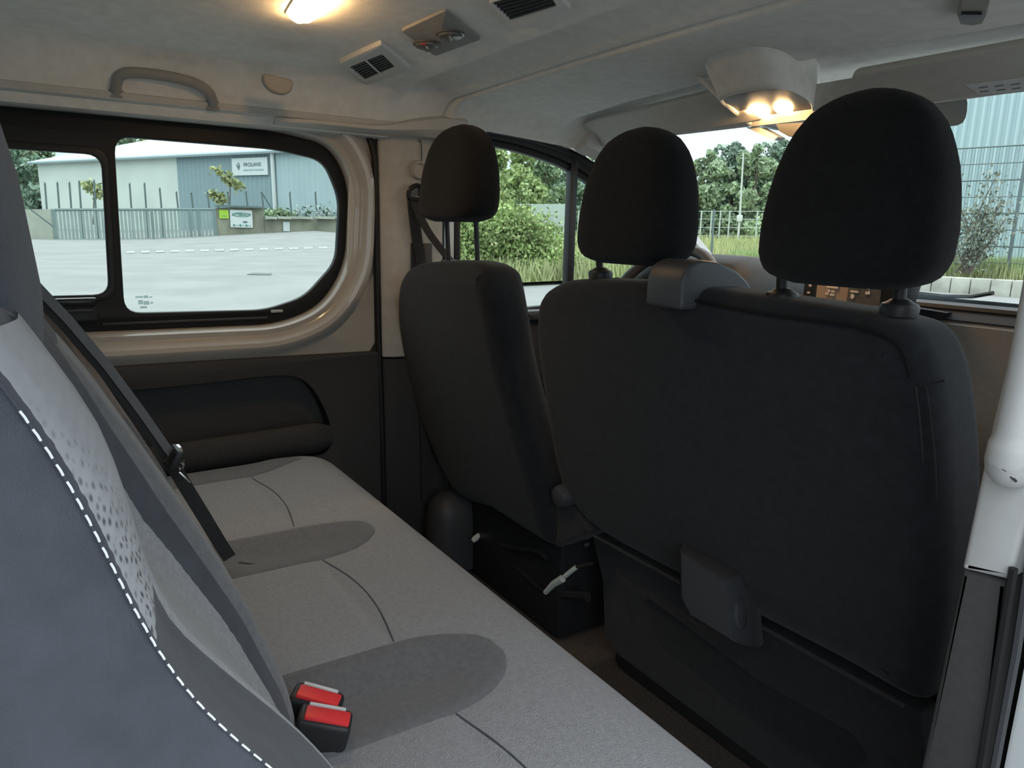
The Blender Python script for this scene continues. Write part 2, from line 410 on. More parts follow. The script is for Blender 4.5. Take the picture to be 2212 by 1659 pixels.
# ---- left B pillar
bp = thing('door_pillar_trim', 'light grey cloth covered pillar trim behind the driver seat', 'pillar trim', (-.8, .86, 0))
bp['kind'] = 'structure'
MB().plate([rpoly([(-.82, .772), (-.80, .768), (-.783, .80), (-.777, .86), (-.79, .945), (-.82, .965)], .012)], .62, ((0, 0, .625), (1, 0, 0), (0, 1, 0), (0, 0, 1)), .004, 2).build('upper_trim', 'pillar_cloth', bp)
MB().plate([rpoly([(-.84, .775), (-.80, .770), (-.79, .80), (-.785, .86), (-.79, .97), (-.84, .99)], .012)], .62, ((0, 0, .0), (1, 0, 0), (0, 1, 0), (0, 0, 1)), .004, 2).build('lower_trim', 'trim_darker', bp)
MB().tube(crom([(-.815, .745, 1.205), (-.808, .757, 1.16), (-.806, .762, 1.1), (-.806, .763, .8), (-.806, .764, .64), (-.803, .768, .4), (-.803, .77, .02)], 5, False), .0085, 8).build('door_seal', 'rubber', bp)
MB().tube(crom([(-.7765, .872, 1.195), (-.7755, .878, 1.175), (-.7755, .878, 1.10), (-.7757, .876, 1.02)], 6, False), .0012, 5).build('trim_gap', 'seam', bp)
MB().box((-.802, .975, .93), (.02, .022, .5), r=.004).build('painted_edge', 'body_paint', bp)
MB().box((-.807, .998, .93), (.02, .022, .5), r=.004).build('door_weatherstrip', 'rubber', bp)
# ---- driver door with window 2
dhole = [tuple(p) for p in crom([(1.0, .74), (.985, .98), (.98, 1.19), (1.0, 1.222), (1.14, 1.222), (1.28, 1.205), (1.42, 1.172), (1.56, 1.105), (1.72, .995), (1.86, .88), (1.9, .80), (1.86, .745), (1.4, .722)], 6)]
dd = MB().plate([rpoly([(.965, .02), (.965, 1.27), (1.15, 1.268), (1.45, 1.215), (1.62, 1.12), (2.02, .87), (2.05, .02)], .02), dhole], .03, FX(-.865), .004, 2).build('door_1', 'trim_darker'); struct(dd, 'dark inner face of the driver door')
w2 = MB().plate([dhole, [tuple(p) for p in offs(dhole, -.018 if sum(dhole[i-1][0]*dhole[i][1]-dhole[i][0]*dhole[i-1][1] for i in range(len(dhole))) > 0 else .018)]], .028, FX(-.872), .004, 2).build('window_2', 'rubber'); struct(w2, 'driver door window with a black divider bar')
MB().plate([dhole], .004, FX(-.862)).build('pane', 'glass_front', w2)
MB().box((-.848, 1.432, .96), (.03, .026, .52), r=.004).build('divider_bar', 'plastic_black', w2)
MB().tube(crom([(-.818, .99, 1.243), (-.818, 1.15, 1.241), (-.815, 1.3, 1.223), (-.812, 1.44, 1.19), (-.805, 1.58, 1.118), (-.80, 1.75, 1.0), (-.80, 1.95, .88)], 5, False), .009, 8).build('door_seal', 'rubber', w2)
MB().box((-.83, 1.42, .715), (.05, .9, .03), r=.008).build('window_sill', 'plastic_mid', w2)

# ---- ceiling
def zsec(x):
    ax = abs(x)/.80
    return 1.335 - .040*(ax**2) - .105*smooth(.84, 1.0, ax)**1.3
def ybow(x): return .045*(min(abs(x), .75)/.62)**2
PY = [(-2, 0), (.78, 0), (.815, -.008), (.835, -.009), (.85, .002), (.868, .012), (.89, .014), (.92, .006), (.965, -.014), (.98, -.016), (.984, .012), (.99, .03)]
def zrear(x, yy): return zsec(x) + interp(PY, yy)*(1-smooth(.66, .77, abs(x)))
ys = [-1.0, -.6, -.2, .1, .3, .5, .6, .68, .74, .78, .79, .80, .815, .825, .835, .842, .85, .858, .868, .878, .89, .905, .92, .94, .955, .965, .975, .98, .982, .984, .99]
xs = lsp(-.79, .79, 61)
V, Fc = surf(lambda x, yy: Vector((x, yy-ybow(x), zrear(x, yy))), xs, ys)
ce = MB().add(V, Fc).build('ceiling', 'headliner', None, 60); struct(ce, 'light grey moulded rear headliner')
def zfront(x, y):
    t = (y-.90); ax = abs(x)/.80; lift = .055*smooth(.84, 1.0, ax)**1.3*smooth(.98, 1.08, y) + .035*smooth(1.30, 1.35, y)*(1-smooth(.9, 1.0, ax))
    return zsec(x) + lift - .006 - .10*max(0, t)**1.5*.9 - .014*math.exp(-((y+ybow(x)-1.005)/.02)**2) + .03*math.exp(-((y+ybow(x)-.986)/.006)**2)
ysf = [.984, .988, .992, .996, 1.0, 1.005, 1.01, 1.02, 1.03, 1.045, 1.08, 1.15, 1.22, 1.29, 1.31, 1.33, 1.35, 1.40, 1.45, 1.53, 1.62]
V, Fc = surf(lambda x, yy: Vector((x*(1-.02*max(0, yy-1)), yy-ybow(x)*(1-smooth(1.1, 1.6, yy)), zfront(x, yy-ybow(x)*(1-smooth(1.1, 1.6, yy))))), xs, ysf)
cf = MB().add(V, Fc).build('ceiling_front', 'headliner', None, 60); struct(cf, 'light grey moulded cab headliner')
# roof skin above everything
rs = MB().box((0, .3, 1.40), (1.8, 2.7, .05)).build('roof_skin', 'body_paint', ce)
# cant rail trim above the side window
cr_ = MB()
railp = [(-.80, 1.243), (-.768, 1.236), (-.752, 1.226), (-.757, 1.214), (-.775, 1.210), (-.784, 1.204), (-.790, 1.196), (-.805, 1.190), (-.84, 1.19), (-.84, 1.243)]
RR = []
for yy in lsp(-.62, .80, 30):
    RR.append([Vector((x, yy, z)) for x, z in railp])
cr_.rings(RR).build('trim_1', 'headliner_trim'); struct(bpy.data.objects['trim_1'], 'grey cant rail trim above the side window')
# shoulder trim over the pillar
st = MB()
RR = []
for i, yy in enumerate(lsp(.50, .985, 20)):
    t = i/19; a = smooth(0, .25, t); w = .012+.022*a; h = .018+.045*smooth(.45, .9, t)
    x0 = -.775+.02*smooth(.4, 1, t); z0 = 1.198
    RR.append([Vector((-.84, yy, z0+h)), Vector((x0+w*.2, yy, z0+h)), Vector((x0+w, yy, z0+h*.75)), Vector((x0+w*1.1, yy, z0+h*.3)), Vector((x0+w*.6, yy, z0)), Vector((-.84, yy, z0-.004))])
st.rings(RR).build('trim_2', 'headliner_trim'); struct(bpy.data.objects['trim_2'], 'grey shoulder trim over the left door pillar')

# ---- right side: B pillar, sliding door jamb, front door
pr_ = thing('wall_right', 'right door pillar with pale upper trim and dark lower trim', 'pillar', (.74, .76, 0)); del pr_['category']; pr_['kind'] = 'structure'
def ppr(u, v, y=.72): q = un(u, v, 'y', y); return (q.x, q.z)
up_ = [ppr(2245, 480), ppr(2140, 920), ppr(2075, 1230), ppr(2180, 1255), ppr(2290, 900), ppr(2330, 480)]
MB().plate([rpoly(up_+[ ], .004)], .11, ((0, .72, 0), (1, 0, 0), (0, 0, 1), (0, 1, 0)), .006, 3).build('upper_trim', 'white_plastic', pr_)
MB().box((.775, .785, 1.12), (.09, .13, .35), r=.02).build('pillar_top', 'white_plastic', pr_)
lo_ = [ppr(2075, 1230), ppr(1985, 1659), (.690, .0), (.752, .0), ppr(2130, 1659), ppr(2176, 1258)]
MB().plate([rpoly(lo_, .003)], .12, ((0, .722, 0), (1, 0, 0), (0, 0, 1), (0, 1, 0)), .006, 3).build('lower_trim', 'trim_dark', pr_)
MB().tube([(.7475, .718, .68), (.7505, .718, .47), (.754, .718, .1)], .004, 6).build('door_seal', 'rubber', pr_)
MB().tube([(.7545, .722, .80), (.7600, .722, .60), (.7595, .722, .1)], .004, 6).build('door_seal', 'plastic_mid', pr_)
MB().plate([[(.760, .0), (.90, .0), (.90, 1.3), (.80, 1.3), (.758, .74), (.764, .60)]], .14, ((0, .728, 0), (1, 0, 0), (0, 0, 1), (0, 1, 0)), .006, 2).build('painted_jamb', 'body_paint', pr_)
gh = thing('grab_handle', 'white moulded grab handle on the right door pillar', 'handle', (.735, .70, .80))
MB().tube(crom([(.733, .735, .765), (.735, .70, .776), (.739, .690, .80), (.742, .688, .85), (.745, .688, 1.0), (.75, .70, 1.08), (.755, .74, 1.10)], 6, False), [.016]*1+[.0165]*12+[.014]*24, 12).build('grip', 'white_plastic', gh)
MB().tube(crom([(.7185, .715, .806), (.726, .690, .800), (.735, .678, .785), (.748, .690, .768)], 6, False), .0012, 5).build('moulding_line', 'seam', gh)
MB().box((.845, .45, 1.29), (.13, 2.9, .17), r=.03, seg=3).build('roof_rail', 'body_paint', pr_)
rdoor = MB().plate([rpoly([(.865, 0), (2.05, 0), (2.02, .80), (.865, .80)], .01)], .03, FX(.80), .004, 2).build('door_2', 'trim_darker'); struct(rdoor, 'dark inner face of the front passenger door')
MB().box((.86, -.75, .66), (.05, .62, 1.36)).build('rear_side_panel', 'trim_dark', rdoor)
# unseen rear wall, its window added to let light onto the front seat backs
rw = MB().plate([[(-.86, 0), (.86, 0), (.86, 1.38), (-.86, 1.38)], rpoly([(-.6, .75), (.6, .75), (.55, 1.2), (-.55, 1.2)], .05)], .04, ((0, -1.04, 0), (1, 0, 0), (0, 0, 1), (0, 1, 0))).build('wall_back', 'trim_dark'); struct(rw, 'dark tailgate trim behind the rear bench')
MB().plate([rpoly([(-.61, .74), (.61, .74), (.56, 1.21), (-.56, 1.21)], .05)], .004, ((0, -1.02, 0), (1, 0, 0), (0, 0, 1), (0, 1, 0))).build('pane', 'glass_side', rw)

# ---- windscreen
def wsp(x, t):   # t 0 top, 1 bottom
    b = 1-(x/.8)**2
    return Vector((x*(1+.04*t), 1.50+.58*t+.07*b*(.6+.6*t), 1.252-.452*t))
V, Fc = surf(wsp, lsp(-.80, .80, 21), lsp(0, 1, 9))
w3 = MB().add(V, Fc).build('window_3', 'glass_front', None, 80); struct(w3, 'curved clear windscreen')
V, Fc = surf(lambda x, t: wsp(x, 1+t*.05)+Vector((0, .002, .004)), lsp(-.80, .80, 21), lsp(-.25, .9, 3))
MB().add(V, Fc).build('lower_black_band', 'rubber', w3, 80)
for sgn, nm in ((-1, 'trim_3'), (1, 'trim_4')):
    a = MB().tube(crom([(sgn*.775, 1.40, 1.255), (sgn*.785, 1.55, 1.20), (sgn*.80, 1.8, 1.02), (sgn*.83, 2.12, .80)], 5, False), [.055, .055, .052, .05]+[.045]*12, 8).build(nm, 'headliner_trim'); struct(a, 'grey %s windscreen pillar trim' % ('left' if sgn < 0 else 'right'))
hd = MB(); V, Fc = surf(lambda x, t: wsp(x, -.10+.13*t)+Vector((0, -.006, 0)), lsp(-.8, .8, 21), [0, 1]); hd.add(V, Fc)
hd.build('header_band', 'headliner', w3)
# shaded sensor patch printed at the top of the windscreen
q0 = [un(1960, 225, 'y', 1.60), un(2080, 222, 'y', 1.60), un(2090, 235, 'y', 1.60), un(2086, 262, 'y', 1.60), un(2072, 272, 'y', 1.60), un(1960, 282, 'y', 1.60)]
def ws_hit(u, v, back=.004):
    d = ray(u, v); s = .5
    while s < 4:
        p = CAM+d*s; t = (1.252-p.z)/.452
        b = 1-(p.x/.8)**2
        if p.y >= 1.50+.58*t+.07*b*(.6+.6*t)-back: return p
        s += .002
    return p
q0 = [ws_hit(*q) for q in crom([(1950, 200), (2084, 196), (2091, 215), (2090, 245), (2084, 263), (2070, 271), (2000, 276), (1950, 280)], 4)] if False else [ws_hit(u, v) for u, v in ((1950, 205), (2086, 200), (2090, 222), (2089, 240), (2086, 254), (2080, 265), (2068, 271), (2050, 273), (2000, 278), (1950, 281))]
MB().add(q0, [tuple(range(len(q0)))]).build('sensor_patch', 'grey_trim', w3)
mat('patch_grey', (.28, .33, .34), .6); bpy.data.objects['sensor_patch'].data.materials[0] = MATS['patch_grey']

# ================================================================== HEADLINER FITTINGS
def zc(x, y): return zrear(x, y+ybow(x))
def on_ceiling(u, v):
    d = ray(u, v); s = .2
    while s < 4:
        p = CAM+d*s
        yb = p.y+ybow(p.x)
        zz = zrear(p.x, yb) if yb < .985 else zfront(p.x, p.y)
        if p.z >= zz: return p
        s += .001
    return p
# rear courtesy lamp
c = on_ceiling(672, 8); 
lm = thing('courtesy_lamp', 'lit rear courtesy lamp glowing warm on the rear headliner', 'lamp', (c.x, c.y, zc(c.x, c.y)))
def ceil_frame(x, y):
    e = .01; zx = (zc(x+e, y)-zc(x-e, y))/(2*e); zy = (zc(x, y+e)-zc(x, y-e))/(2*e)
    A = Vector((1, 0, zx)).normalized(); n = Vector((zx, zy, -1)).normalized(); B = n.cross(A)
    return A, B, n    # n points down into the cabin
A, B, n = ceil_frame(c.x, c.y)
O = Vector((c.x, c.y, zc(c.x, c.y)))
def dlamp(pts, m, name, parent, O, A, B, n, th, r, lift=0):
    return MB().plate([pts], th, (O+n*(lift+th), A, B, -n), r, 3).build(name, m, parent)
lp = [on_ceiling(u, v) for u, v in ((622, 24), (640, 37), (668, 36), (700, 18), (720, 2), (728, -14), (690, -18), (640, -5))]
l2 = [((p-O).dot(A), (p-O).dot(B)) for p in lp]
dlamp(rpoly(l2, .006), 'lamp_lens', 'lens', lm, O, A, B, n, .010, .004, .002)
cx_ = sum(p[0] for p in l2)/8; cy_ = sum(p[1] for p in l2)/8
dlamp(rpoly([(cx_+(p[0]-cx_)*1.12, cy_+(p[1]-cy_)*1.15) for p in l2], .008), 'headliner_plastic', 'bezel', lm, O, A, B, n, .003, .001)
# air vents
def vent(name, label, quad, inner, nsl, split, grp=None):
    P = [on_ceiling(u, v) for u, v in quad]; c = sum(P, Vector())/4
    A, B, n = ceil_frame(c.x, c.y); O = Vector((c.x, c.y, zc(c.x, c.y)))
    t = thing(name, label, 'air vent', O)
    q = [((p-O).dot(A), (p-O).dot(B)) for p in P]
    I = [on_ceiling(u, v) for u, v in inner]; qi = [((p-O).dot(A), (p-O).dot(B)) for p in I]
    MB().plate([rpoly(q, .008), rpoly(qi, .004)], .016, (O+n*.010, A, B, -n), .003, 2).build('bezel', 'headliner_plastic', t)
    MB().plate([rpoly(qi, .004)], .002, (O+n*.006, A, B, -n)).build('dark_throat', 'vent_dark', t)
    # slats along edge 0-1 -> 3-2
    q0, q1, q2, q3 = [Vector(p) for p in qi]
    for i in range(nsl):
        s = (i+.5)/nsl; a = q0.lerp(q3, s); b = q1.lerp(q2, s)
        pa = O+A*a.x+B*a.y+n*.0078; pb = O+A*b.x+B*b.y+n*.0078
        wv = ((q3-q0).normalized()); w3_ = (A*wv.x+B*wv.y)*.0016; hv = n*.002
        R_ = [[p-w3_-hv, p+w3_-hv*.2, p+w3_+hv, p-w3_+hv*.2] for p in (pa, pb)]
        MB().rings(R_).build('slat', 'plastic_black' if nsl > 6 else 'trim_dark', t)
    if split:
        a = q0.lerp(q1, split); b = q3.lerp(q2, split)
        MB().tube([O+A*a.x+B*a.y+n*.0095, O+A*b.x+B*b.y+n*.0095], .0022, 6).build('centre_bar', 'headliner_plastic', t)
    return t
vent('air_vent', 'square roof vent split by a centre bar near the side window', [(731, 128), (822, 86), (890, 142), (790, 184)], [(756, 135), (825, 108), (852, 135), (789, 163)], 7, .52)
v2 = vent('air_vent', 'wide dark slatted roof vent next to the rotary control panel', [(1055, -8), (1180, -45), (1235, 10), (1110, 52)], [(1064, -8), (1178, -38), (1202, 0), (1104, 32)], 6, 0)
# rotary blower control
P = [on_ceiling(u, v) for u, v in ((866, 62), (965, 17), (1040, 80), (940, 118))]; c = sum(P, Vector())/4
A, B, n = ceil_frame(c.x, c.y); O = Vector((c.x, c.y, zc(c.x, c.y)))
bc = thing('blower_control', 'roof panel with two dark rotary heater knobs', 'control panel', O)
q = [((p-O).dot(A), (p-O).dot(B)) for p in P]
MB().plate([rpoly(q, .012)], .010, (O+n*.005, A, B, -n), .002, 2).build('panel', 'trim_grey', bc)
for (u, v) in ((922, 88), (972, 66)):
    p = on_ceiling(u, v); a = (p-O).dot(A); b = (p-O).dot(B); o_ = O+A*a+B*b+n*.005
    R_ = [[o_ + (A*math.cos(k*math.pi/12)+B*math.sin(k*math.pi/12))*r + n*h for k in range(24)] for h, r in ((0, .027), (.003, .027), (.0035, .023), (.007, .022), (.008, .019))]
    kn = MB().rings(R_).build('knob', 'knob_dark', bc)
    g = MB().box(o_+n*.0085, (.040, .009, .005), rot=Matrix((A, B, n)).transposed() @ Matrix.Rotation(.5, 3, 'Z'), r=.003).build('grip_bar', 'knob_dark', kn)
    MB().box(o_+n*.0112 + A*.012+B*.007, (.012, .0025, .001), rot=Matrix((A, B, n)).transposed() @ Matrix.Rotation(.5, 3, 'Z')).build('pointer_mark', 'label_white', kn)
p = on_ceiling(914, 80); MB().box(p+n*.013, (.003, .009, .002), rot=Matrix((A, B, n)).transposed()).build('red_mark', 'button_red', bc)
# grab handle above the window
hx = -.716
hp = crom([(-.757, .178, 1.228), (-.742, .179, 1.243), (-.728, .188, 1.258), (-.722, .215, 1.264), (-.720, .27, 1.264), (-.722, .32, 1.258), (-.730, .35, 1.246), (-.745, .362, 1.232), (-.757, .364, 1.224)], 5, False)
hd_ = thing('grab_handle', 'grey fold down grab handle above the side window', 'handle', (-.75, .27, 1.23))
MB().tube(hp, .0105, 10).build('grip', 'trim_grey', hd_)
for yy, zz in ((.178, 1.226), (.364, 1.222)):
    MB().box((-.764, yy, zz), (.02, .03, .022), r=.005).build('mount', 'trim_grey', hd_)
ck = thing('coat_hook', 'round grey coat hook cover beside the grab handle', 'hook', (-.74, .46, 1.25))
MB().plate([rpoly([(.43, 1.272), (.495, 1.266), (.49, 1.243), (.475, 1.234), (.45, 1.236), (.432, 1.25)], .015)], .02, ((-.762, 0, 0), (0, 1, 0), (.12, 0, 1), (1, 0, 0)), .006, 3).build('cover', 'trim_grey', ck)

ph = thing('roof_handle', 'grey roof grab handle end with black slot above the passenger seat', 'handle', on_ceiling(2102, 10))
hq_ = [on_ceiling(u, v) for u, v in ((2076, 26), (2070, 10), (2080, -12), (2140, -14), (2136, 8), (2128, 24), (2105, 29))]
MB().rings([[p+Vector((0, 0, .01)) for p in hq_], [p+Vector((0, 0, -.012)) for p in hq_], [p.lerp(sum(hq_, Vector())/7, .12)+Vector((0, 0, -.018)) for p in hq_]]).build('mount', 'trim_grey', ph)
sq_ = [on_ceiling(u, v)+Vector((0, 0, -.019)) for u, v in ((2084, 4), (2082, -6), (2126, -6), (2124, 2))]
MB().rings([sq_, [p+Vector((0, 0, -.004)) for p in sq_]]).build('slot', 'plastic_black', ph)
# ---- overhead console with two lamps
oc = thing('overhead_console', 'overhead console in the cab with two lit map lamps', 'console', (-.09, 1.38, 1.25))
def pz(u, v, z): return un(u, v, 'z', z)
zl = 1.252
rim = [pz(1552, 212, zl), pz(1690, 188, zl), pz(1748, 216, zl), pz(1760, 262, zl), pz(1690, 285, zl), pz(1625, 268, zl), pz(1585, 246, zl)]
cR = sum(rim, Vector())/len(rim)
rp2 = rpoly([(p.x, p.y) for p in rim], .07, 6)
R_ = []
for h, sc in ((.085, 1.34), (.060, 1.26), (.035, 1.17), (.018, 1.10), (.007, 1.08), (0, 1.04), (.001, 1.01), (.008, 1.0)):
    R_.append([Vector((cR.x+(a-cR.x)*(1+(sc-1)*.5), cR.y+(b-cR.y)*(1+(sc-1)*(1.3 if b < cR.y else .3)), zl+h)) for a, b in rp2])
MB().rings(R_).build('housing', 'headliner', oc, 50)
pan = MB().plate([rp2], .004, FZ(zl+.004), .001, 2).build('lamp_panel', 'plastic_mid', oc)
for u, v, w in ((1638, 243, 26), (1692, 235, 22)):
    pts = [pz(u+w*a, v+12*b, zl) for a, b in ((-1, -.1), (-.4, -1), (.5, -.85), (1, .1), (.6, .9), (-.3, 1))]
    MB().plate([rpoly([(p.x, p.y) for p in pts], .012)], .006, FZ(zl-.003), .002, 2).build('lens', 'lamp_lens', oc)
MB().tube(crom([pz(1500, 158, 1.315), pz(1530, 185, 1.29), pz(1560, 215, 1.262), pz(1605, 255, 1.25), pz(1660, 292, 1.235)], 5, False), .006, 8).build('edge_bead', 'headliner', oc)
# mirror mount cover below the console
mm = MB(); qs = [un(u, v, 'y', 1.56) for u, v in ((1611, 275), (1640, 274), (1680, 296), (1672, 303), (1655, 296))]
mm.rings([[p for p in qs], [p+Vector((0, .03, 0)) for p in qs]]).build('sensor_cover', 'grey_trim', oc)
mm = MB(); qs = [un(u, v, 'y', 1.54) for u, v in ((1676, 268), (1740, 264), (1740, 292), (1704, 295), (1684, 284))]
mm.rings([[p for p in qs], [p+Vector((0, .03, 0)) for p in qs]]).build('mirror_mount', 'plastic_black', oc)
# ---- sun visors
def visor(name, label, quad, ytop, ybot, lab=False):
    # quad in pixels: top-left, top-right, bottom-right, bottom-left
    P = [un(u, v, 'y', ytop if i < 2 else ybot) for i, (u, v) in enumerate(quad)]
    t = thing(name, label, 'sun visor', sum(P, Vector())/4)
    A = (P[1]-P[0]).normalized(); nn = A.cross(P[3]-P[0]).normalized(); B = nn.cross(A)
    if nn.z > 0: pass
    O = P[0]; q = [((p-O).dot(A), (p-O).dot(B)) for p in P]
    nd = nn if nn.y < 0 else -nn
    MB().plate([rpoly(q, .02, 5)], .018, (O, A, B, -nd), .006, 3).build('panel', 'headliner_trim', t)
    return t, O, A, B, nd
visor('sun_visor', 'grey driver sun visor folded up against the headliner', [(1235, 272), (1560, 197), (1650, 268), (1290, 322)], 1.37, 1.46)
vt, O, A, B, nd = visor('sun_visor', 'grey passenger sun visor carrying a white label', [(1836, 163), (2420, 62), (2480, 190), (1850, 243)], 1.37, 1.47)
def vis2(u, v):
    d = ray(u, v); s = (O-CAM).dot(nd)/d.dot(nd); p = CAM+d*s; return ((p-O).dot(A), (p-O).dot(B))
lb = [vis2(2084, 182), vis2(2430, 140), vis2(2430, 180), vis2(2117, 203)]
MB().plate([lb], .001, (O+nd*.0012, A, B, -nd)).build('warning_label', 'label_white', vt)
tx = MB()
for k in range(9):
    for j in range(2):
        a, b = vis2(2128+k*34+random.uniform(-4, 4), 192-k*3.6-j*9 if False else 196-k*3.4-j*9); tx.box(O+A*a+B*b+nd*.0018, (.014, .0008, .002), rot=Matrix((A, nd, B)).transposed())
tx.build('label_text', 'label_print', vt)

# ================================================================== DASHBOARD
ds = thing('dashboard', 'dark dashboard across the cab below the windscreen', 'dashboard', (0, 1.8, 0))
prof = [(1.62, .30), (1.58, .5), (1.60, .62), (1.64, .72), (1.66, .79), (1.70, .820), (1.80, .812), (2.0, .798), (2.10, .785), (2.12, .3)]
MB().rings([[Vector((x, y, z)) for y, z in prof] for x in (.09, .60, .83)]).build('fascia', 'dash_lamplit', ds, 30)
MB().rings([[Vector((x, y, z)) for y, z in prof] for x in (-.83, -.3, .088)]).build('driver_fascia', 'dash_dark', ds, 30)
MB().rings([[Vector((x, y, z)) for y, z in ((1.665, .800), (1.69, .826), (1.72, .834), (1.735, .828), (1.70, .80))] for x in (.08, .80)]).build('tray_edge', 'dash_dark', ds)
q = [un(u, v, 'y', 1.655) for u, v in ((1960, 662), (2045, 676), (2030, 690), (2010, 700))]
MB().rings([q, [p+Vector((0, .03, 0)) for p in q]]).build('side_vent', 'plastic_black', ds)
MB().rings([[Vector((x, y, z)) for y, z in ((1.63, .62), (1.62, .66), (1.625, .675), (1.66, .68), (1.66, .6))] for x in (.10, .80)]).build('glovebox_gap', 'dash_dark', ds)
# driver binnacle hood
bh = [(1.50, .78), (1.50, .845), (1.53, .895), (1.60, .912), (1.72, .908), (1.88, .87), (1.90, .76)]
MB().rings([[Vector((-.215-.33*t, y, (z-.8)*k+.8)) for y, z in bh] for t, k in ((0, .2), (.06, .75), (.2, 1), (.6, 1.04), (1.1, .95), (1.35, .7), (1.5, .2))]).build('instrument_hood', 'dash_dark', ds, 60)
# centre display
MB().tube([(.09, 1.692, .822), (.82, 1.692, .822)], .011, 8).build('front_lip', 'plastic_black', ds)
cdsp = thing('centre_display', 'centre console display panel with light icons lit warm', 'display', (-.02, 1.58, .80))
def cq(u, v, y=1.57): p = un(u, v, 'y', y); return (p.x, p.z)
MB().plate([rpoly([cq(1738, 590), cq(1968, 590), cq(1935, 690), cq(1728, 680)], .006)], .06, ((0, 1.572, 0), (1, 0, 0), (0, 0, 1), (0, 1, 0)), .003, 2).build('housing', 'plastic_black', cdsp)
MB().plate([[cq(1768, 590), cq(1905, 590), cq(1898, 680), cq(1758, 680)]], .002, ((0, 1.5705, 0), (1, 0, 0), (0, 0, 1), (0, 1, 0))).build('screen', 'screen_face_lamplit', cdsp)
MB().plate([[cq(1950, 590), cq(1968, 590), cq(1940, 672), cq(1922, 668)]], .012, ((0, 1.562, 0), (1, 0, 0), (0, 0, 1), (0, 1, 0)), .002, 2).build('side_trim', 'grey_trim', cdsp)
MB().plate([[cq(1836, 596), cq(1906, 596), cq(1900, 660), cq(1828, 660)]], .002, ((0, 1.5695, 0), (1, 0, 0), (0, 0, 1), (0, 1, 0))).build('key_field', 'dash_lamplit', cdsp)
def icon(nm, poly, m='icon_light'):
    MB().plate([[cq(*p) for p in poly]], .0015, ((0, 1.5675, 0), (1, 0, 0), (0, 0, 1), (0, 1, 0))).build(nm, m, cdsp)
icon('white_label', [(1792, 596), (1816, 598), (1811, 624), (1787, 621)])
icon('label_print', [(1796, 609), (1808, 610), (1808, 613), (1796, 612)], 'label_print')
for p in ([(1788, 626), (1794, 625), (1794, 631), (1789, 631)], [(1796, 627), (1804, 628), (1803, 632), (1796, 631)], [(1784, 632), (1792, 633), (1791, 636), (1784, 636)], [(1794, 634), (1804, 635), (1803, 639), (1793, 638)],
          [(1748, 613), (1754, 612), (1754, 619), (1749, 619)], [(1745, 630), (1751, 630), (1750, 634), (1744, 633)],
          [(1838, 627), (1855, 629), (1855, 633), (1838, 631)], [(1839, 636), (1843, 634), (1847, 640), (1843, 646), (1838, 643)], [(1872, 618), (1880, 619), (1880, 626), (1872, 624)], [(1871, 630), (1880, 629), (1880, 636), (1870, 636)]):
    icon('icon', p)
icon('arrow_icon', [(1850, 605), (1858, 621), (1854, 621), (1850, 613), (1846, 618), (1841, 619)])
# steering wheel
sw = thing('steering_wheel', 'dark steering wheel behind the middle headrest', 'steering wheel', (-.44, 1.42, .78))
cen = Vector((-.44, 1.42, .775)); ax = Vector((0, -.82, .57)).normalized(); e1 = Vector((1, 0, 0)); e2 = ax.cross(e1)
pts = [cen+(e1*math.cos(a)+e2*math.sin(a))*.185 for a in [2*math.pi*k/40 for k in range(40)]]
R_ = []
for i, p in enumerate(pts):
    d = (p-cen).normalized(); R_.append([p+(d*math.cos(b)+ax*math.sin(b))*.0155 for b in [2*math.pi*k/10 for k in range(10)]])
R_.append(R_[0]); MB().rings(R_, cap=False).build('rim', 'plastic_mid', sw)
MB().box(cen-ax*.02, (.14, .11, .05), rot=Matrix((e1, e2, ax)).transposed(), r=.02, seg=3).build('hub', 'plastic_black', sw)
for a in (0, math.pi, -math.pi/2):
    MB().tube([cen-ax*.015, cen+(e1*math.cos(a)+e2*math.sin(a))*.18], [.02, .012], 8, sq=.5).build('spoke', 'plastic_black', sw)
MB().tube([cen-ax*.03, cen-ax*.22], .035, 10).build('column', 'plastic_black', sw)
# bonnet and wiper
bn = MB(); V, Fc = surf(lambda x, t: Vector((x*(1-.1*t), 2.15+.75*t, .788-.035*t-.05*t*t)), lsp(-.85, .85, 13), lsp(0, 1, 8)); bn.add(V, Fc)
bn = bn.build('bonnet', 'bonnet'); tag(bn, 'pale blue reflecting bonnet of the van seen through the windscreen', 'bonnet')
wp = thing('windscreen_wiper', 'thin dark wiper lying at the foot of the windscreen', 'wiper', (.2, 2.1, .88))
wpts = [ws_hit(u, v, -.02) for u, v in ((1985, 634), (2040, 640), (2100, 641), (2145, 633))]
MB().tube(wpts, .006, 6).build('blade', 'rubber', wp)
MB().tube([wpts[1], wpts[0]+Vector((-.03, .02, -.03))], .007, 6).build('arm', 'plastic_black', wp)

